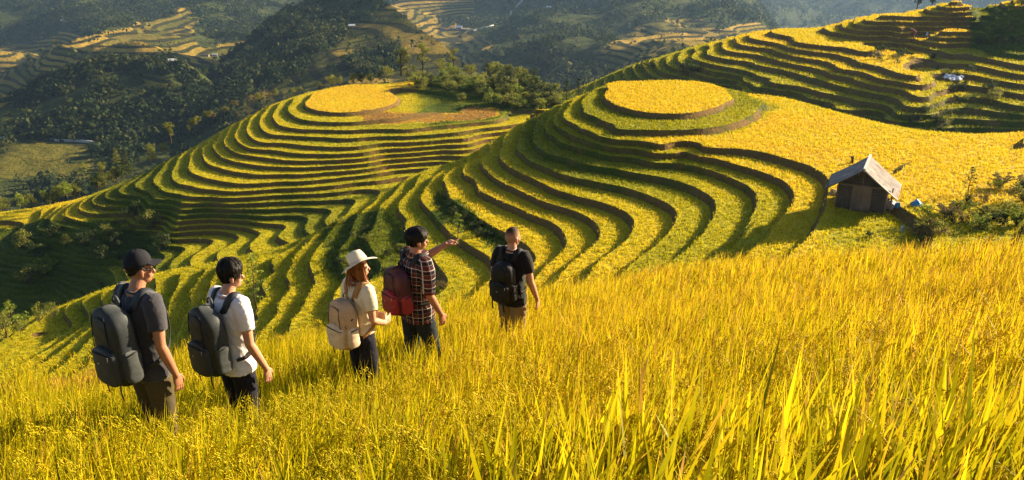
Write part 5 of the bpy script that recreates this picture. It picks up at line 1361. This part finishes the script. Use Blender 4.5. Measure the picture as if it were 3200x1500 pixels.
one('ridge_cap', M_RIDGE, hut, ((0, -.05, ZA + .035), (.16, 2 * WY + 1.2, .05)))
bm = bmesh.new(); tube(bm, [(0, -WY - .64, ZA - .03), (1.1, -WY - .64, ZA - .66 - .03), (2.24, -WY - .64, .94)], [(.05, .03)] * 3, 6, (0, 1, 0)); link('barge_board', bm_mesh('barge_board', bm, M_RIDGE), hut)
bm = bmesh.new(); tube(bm, [(0, -WY - .64, ZA - .03), (-1.1, -WY - .64, ZA - .62), (-2.34, -WY - .64, 1.03)], [(.04, .03)] * 3, 6, (0, 1, 0)); link('barge_board', bm_mesh('barge_board', bm, W_POST), hut)
# things around the hut
def crumple(name, label, cat, u, v, w, h, mat, seed, group=None, Y=None, s='B', sy=1.0):
    p = hit(s, u, v) if Y is None else Vector(at_y(u, v, Y)); d = p.y * CP - p.z * SP; a, b = w / F * d / 2, h / F * d
    bm = bmesh.new(); bmesh.ops.create_icosphere(bm, subdivisions=4, radius=1)
    for x in bm.verts:
        n = mnoise.fractal(x.co * 1.7 + Vector((seed, 0, 0)), 1, 2, 4)
        q = x.co * (1 + .32 * n); x.co = Vector((q.x * a, q.y * a * sy, max(q.z, -.15) * b * .9))
    o = link(name, bm_mesh(name, bm, mat)); o.location = p; tag(o, label, cat, group); return o
M_BLUE = simple_mat('blue_plastic', (.02, .22, .50), .4, .5, 6, .5, .4); M_WSHEET = simple_mat('white_plastic', (.62, .64, .70), .5, .4, 6, .1, .4); M_GSHEET = simple_mat('grey_plastic', (.35, .36, .40), .6, .3, 6, .3, .4); M_STRAW = simple_mat('straw_bundle', (.36, .24, .10), .95, .1, 20, .4, .6)
crumple('plastic_sack', 'bright blue plastic sack on the weedy bank right of the hut', 'sack', 2864, 643, 34, 20, M_BLUE, 1)
crumple('plastic_sack', 'small blue and grey sack against the right corner of the hut', 'sack', 2806, 646, 16, 18, M_BLUE, 2)
crumple('sack_pile', 'pale heap of sacking under the right eave of the hut', 'sacks', 2782, 646, 40, 20, M_GSHEET, 3)
crumple('straw_heap', 'reddish straw heap under the left eave of the hut', 'straw heap', 2608, 606, 36, 14, M_STRAW, 4)
crumple('water_can', 'small bluish container in the field near the dry weeds', 'container', 2820, 722, 12, 20, M_GSHEET, 5)
def stump():
    p = hit('B', 2662, 510); d = p.y * CP - p.z * SP; H = 22 / F * d; bm = bmesh.new()
    tube(bm, [(0, 0, -.1 * H), (.03 * H, 0, .4 * H), (.0, 0, H)], [.22 * H, .18 * H, .20 * H], 10); tube(bm, [(.0, 0, .6 * H), (-.3 * H, 0, .95 * H), (-.75 * H, 0, 1.25 * H)], [.06 * H, .05 * H, .02 * H], 6)
    o = link('tree_stump', bm_mesh('tree_stump', bm, M_BARK)); o.location = p; tag(o, 'dark broken stump in the yellow field just behind the hut roof', 'stump')
stump()
def sheet(name, label, cat, pix, mat, s, group=None, Y=None, lift=.25):
    P = [(hit(s, *q) if Y is None else Vector(at_y(q[0], q[1], Y + (400 - q[1]) * .02))) for q in pix]; P = [p for p in P if p is not None]
    c = sum(P, Vector()) / len(P); bm = bmesh.new(); n = 12
    A, B, C_, D = P[0], P[1], P[2], P[3]; g = []
    for i in range(n + 1):
        rw = []
        for j in range(n + 1):
            s_, t_ = i / n, j / n; p = (A * (1 - s_) + B * s_) * (1 - t_) + (D * (1 - s_) + C_ * s_) * t_ - c
            p.z += lift + lift * 1.2 * mnoise.noise((i * .6, j * .6, 3.3)); rw.append((bm.verts.new(p), bm.verts.new(p - Vector((0, 0, .04)))))
        g.append(rw)
    for i in range(n):
        for j in range(n):
            a, b, c2, d = g[i][j], g[i + 1][j], g[i + 1][j + 1], g[i][j + 1]; bm.faces.new((a[0], b[0], c2[0], d[0])); bm.faces.new((a[1], d[1], c2[1], b[1]))
    bmesh.ops.recalc_face_normals(bm, faces=bm.faces); o = link(name, bm_mesh(name, bm, mat)); o.location = c; tag(o, label, cat, group); return o
sheet('plastic_sheet', 'white plastic sheet spread on the far terraces above the dark bushes', 'sheet', [(2942, 250), (2955, 238), (3012, 248), (3000, 262)], M_WSHEET, 'C', lift=.5)
# far farmer bending in the paddies
def farmer():
    p = hit('C', 2856, 121); d = p.y * CP - p.z * SP; H = 30 / F * d * 1.1
    bm = bmesh.new()
    for s in (-1, 1): tube(bm, [(s * .07, -.02, -.02), (s * .075, .03, .26), (s * .06, -.06, .52)], [.035, .045, .06], 8)
    tube(bm, [(0, -.08, .52), (0, .06, .66), (0, .22, .76), (0, .28, .80)], [(.10, .085), (.105, .09), (.12, .075), (.05, .05)], 12, (1, 0, 0))
    ellipsoid(bm, (0, .34, .80), (.055, .065, .07))
    for s in (-1, 1): tube(bm, [(s * .11, .2, .74), (s * .13, .26, .58), (s * .08, .34, .44), (s * .07, .36, .38)], [.035, .032, .026, .018], 8)
    o = link('person', remesh('body', bm, .012, simple_mat('red_brown_cloth', (.30, .10, .085), .9), 2)); o.location = p; o.scale = (H / .9,) * 3; o.rotation_euler = (0, 0, R(70)); tag(o, 'tiny bent figure in reddish clothes working in the far paddies', 'person')
    bm = bmesh.new(); tube(bm, [(0, .34, .83), (0, .34, .86), (0, .34, .90)], [.12, .07, .01], 14); link('hat', bm_mesh('hat', bm, M_STRAW), o)
    crumple('white_sack', 'tiny white sack beside the bent figure in the far paddies', 'sack', 2897, 110, 8, 10, M_WSHEET, 8, s='C')
# houses in the valley
M_HW = simple_mat('pale_render', (.45, .42, .38), .9); M_HR = simple_mat('pale_tin_roof', (.62, .62, .63), .5, .4, 3, .15); M_HR2 = simple_mat('rusty_tin_roof', (.28, .16, .11), .8, .2, 3, .2)
M_HDK = simple_mat('dark_opening', (.02, .02, .02), .9)
def house(s, u, v, w, lab, roof, rot):
    p = hit(s, u, v)
    if p is None: return
    d = p.y * CP - p.z * SP; a = w / F * d; o = empty('farmhouse', p, rot); tag(o, lab, 'house', 'farmhouses in the far valley')
    one('wall', M_HW, o, ((0, 0, a * .12), (a, a * .55, a * .5)))
    bm = bmesh.new(); L, W2, z0, z1_ = a * .58, a * .38, a * .34, a * .60
    vs_ = [bm.verts.new(q) for q in ((-L, -W2, z0), (L, -W2, z0), (L, W2, z0), (-L, W2, z0), (-L, 0, z1_), (L, 0, z1_))]
    for f in ((0, 1, 5, 4), (2, 3, 4, 5), (0, 4, 3), (1, 2, 5), (3, 2, 1, 0)): bm.faces.new([vs_[q] for q in f])
    link('roof', bm_mesh('roof', bm, roof, False), o)
    one('door', M_HDK, o, ((0, -a * .28, a * .10), (a * .14, a * .03, a * .34)))
    for x in (-.3, .3): one('window', M_HDK, o, ((x * a, -a * .28, a * .18), (a * .13, a * .03, a * .14)))
for q, (s, u, v, w, r_, rz, lab) in enumerate([('S', 1100, 86, 18, 0, .2, 'lone pale-roofed house high on the wooded spur'), ('M', 1290, 95, 14, 0, .4, 'pale-roofed house, leftmost of the hamlet on the middle terraces'), ('M', 1312, 108, 18, 0, -.2, 'wide pale-roofed house just below the leftmost hamlet house'), ('M', 1386, 94, 16, 1, .1, 'rusty-roofed house left of centre in the hamlet row'), ('M', 1410, 92, 14, 1, .2, 'small rusty-roofed house in the middle of the hamlet row'), ('M', 1434, 91, 18, 0, 0, 'pale-roofed house at the right end of the hamlet row'),
        ('K', 538, 196, 22, 0, .3, 'white-roofed house on the crest of the wooded knoll'), ('K', 452, 204, 18, 1, -.2, 'low brown-roofed house left of the white roof on the knoll crest'), ('M', 646, 176, 14, 1, .1, 'small brown-roofed house, left of the two in the far side valley'), ('M', 672, 175, 14, 0, .1, 'small pale-roofed house, right of the two in the far side valley'), ('M', 198, 68, 12, 0, .5, 'lone pale house high on the upper left mountainside'), ('M', 1715, 28, 16, 0, .2, 'pale house high beside the mountain road')]):
    house(s, u, v, w, lab, M_HR2 if r_ else M_HR, rz)
# roads in the valley
M_ROAD = simple_mat('pale_concrete', (.42, .40, .38), .9, .1, 2, .15)
def road(s, pix, wpx):
    P = [hit(s, u, v) for u, v in spline(np.array(pix, float), len(pix) * 8)]; P = [p for p in P if p is not None]
    if len(P) < 3: return
    bm = bmesh.new(); pr = None
    for i, p in enumerate(P):
        d = (P[min(i + 1, len(P) - 1)] - P[max(i - 1, 0)]); sd = Vector((d.y, -d.x, 0)).normalized(); dd = p.y * CP - p.z * SP; w_ = wpx / F * dd
        L, Rr = p - sd * w_, p + sd * w_; L.z += 1.2; Rr.z += 1.2
        a, b = bm.verts.new(L), bm.verts.new(Rr); a2, b2 = bm.verts.new(L - Vector((0, 0, 3))), bm.verts.new(Rr - Vector((0, 0, 3)))
        if pr: bm.faces.new((pr[0], pr[1], b, a)); bm.faces.new((pr[2], pr[0], a, a2)); bm.faces.new((pr[1], pr[3], b2, b))
        pr = (a, b, a2, b2)
    bmesh.ops.recalc_face_normals(bm, faces=bm.faces); tag(link('road', bm_mesh('road', bm, M_ROAD, False)), kind='structure')
road('V', [(-20, 436), (30, 432), (60, 416), (85, 408), (106, 424)], 3.5); road('V', [(132, 414), (150, 432), (175, 441), (235, 443), (290, 448), (318, 458)], 3)
road('M', [(1480, 97), (1520, 86), (1560, 72), (1590, 52), (1600, 36), (1620, 14), (1640, -6)], 2.5); road('M', [(1430, 90), (1470, 94), (1500, 92)], 2)
for i, (u0, u1, v) in enumerate(((2888, 2935, 428), (2945, 2990, 430))):
    crumple('tarpaulin', 'bluish-white tarpaulin roof peeping over the yellow field edge, ' + ('left' if i == 0 else 'right') + ' of the two', 'tarpaulin', (u0 + u1) / 2, v + 12, u1 - u0, 22, M_WSHEET, 20 + i, Y=118, sy=.7)
# ------------------------------------------------------------------ mountain shoulder to the right, outside the picture
def shoulder():
    Xs = np.linspace(0, 1, 40); Ys = np.linspace(-1, 1, 16); V = []
    for a in Xs:
        cx, cyy = 235 + 120 * a, 150 + 330 * a; top_ = SHADE_H + 36 * a + 1.5 * math.sin(a * 14)
        for b in Ys:
            w_ = 95; V.append((cx + b * w_ * .9, cyy - b * w_ * .35, top_ - 95 * abs(b) ** 1.3 + 5 * mnoise.noise((a * 9, b * 5, 1))))
    idx = np.arange(len(V)).reshape(40, 16); q = np.stack([idx[:-1, :-1], idx[:-1, 1:], idx[1:, 1:], idx[1:, :-1]], -1).reshape(-1, 4)
    o = link('mountain_shoulder', np_mesh('mountain_shoulder', V, q, [M_FAR], None, {'crop': np.zeros(len(V))}, True)); tag(o, kind='structure')
SHADE_H = 25
shoulder(); farmer()
# ------------------------------------------------------------------ camera, light, sky
cam = bpy.data.cameras.new('camera'); cam.sensor_width = 36; cam.angle = R(60); cam.clip_start = .05; cam.clip_end = 20000
co = bpy.data.objects.new('camera', cam); COL.objects.link(co); co.rotation_euler = (math.pi / 2 - PITCH, 0, 0); scene.camera = co
w = bpy.data.worlds.new('World'); scene.world = w; w.use_nodes = True
nt = w.node_tree; bg = nt.nodes['Background']; sky = nt.nodes.new('ShaderNodeTexSky'); sky.sky_type = 'NISHITA'
sky.sun_disc = False; sky.sun_elevation = SUN_EL; sky.sun_rotation = SUN_AZ; sky.altitude = 1000; sky.dust_density = 2
nt.links.new(sky.outputs[0], bg.inputs[0]); bg.inputs[1].default_value = SKY_STRENGTH
sl = bpy.data.lights.new('sun', 'SUN'); sl.energy = SUN_STRENGTH; sl.angle = R(.6); sl.color = (1, .82, .55)
so = bpy.data.objects.new('sun', sl); COL.objects.link(so)
sd = Vector((math.sin(SUN_AZ) * math.cos(SUN_EL), math.cos(SUN_AZ) * math.cos(SUN_EL), math.sin(SUN_EL)))
so.rotation_euler = (-sd).to_track_quat('-Z', 'Y').to_euler(); so.location = (30, -10, 40)
vs = scene.view_settings; vs.view_transform = 'Standard'; vs.look = 'None'; vs.gamma = 1; vs.exposure = EXPOSURE
cy = scene.cycles; cy.use_denoising = True
cy.max_bounces = 6; cy.diffuse_bounces = 3; cy.glossy_bounces = 2; cy.transmission_bounces = 3; cy.volume_bounces = 0; cy.transparent_max_bounces = 8
cy.use_adaptive_sampling = True; cy.adaptive_threshold = .01
cy.sample_clamp_indirect = 4
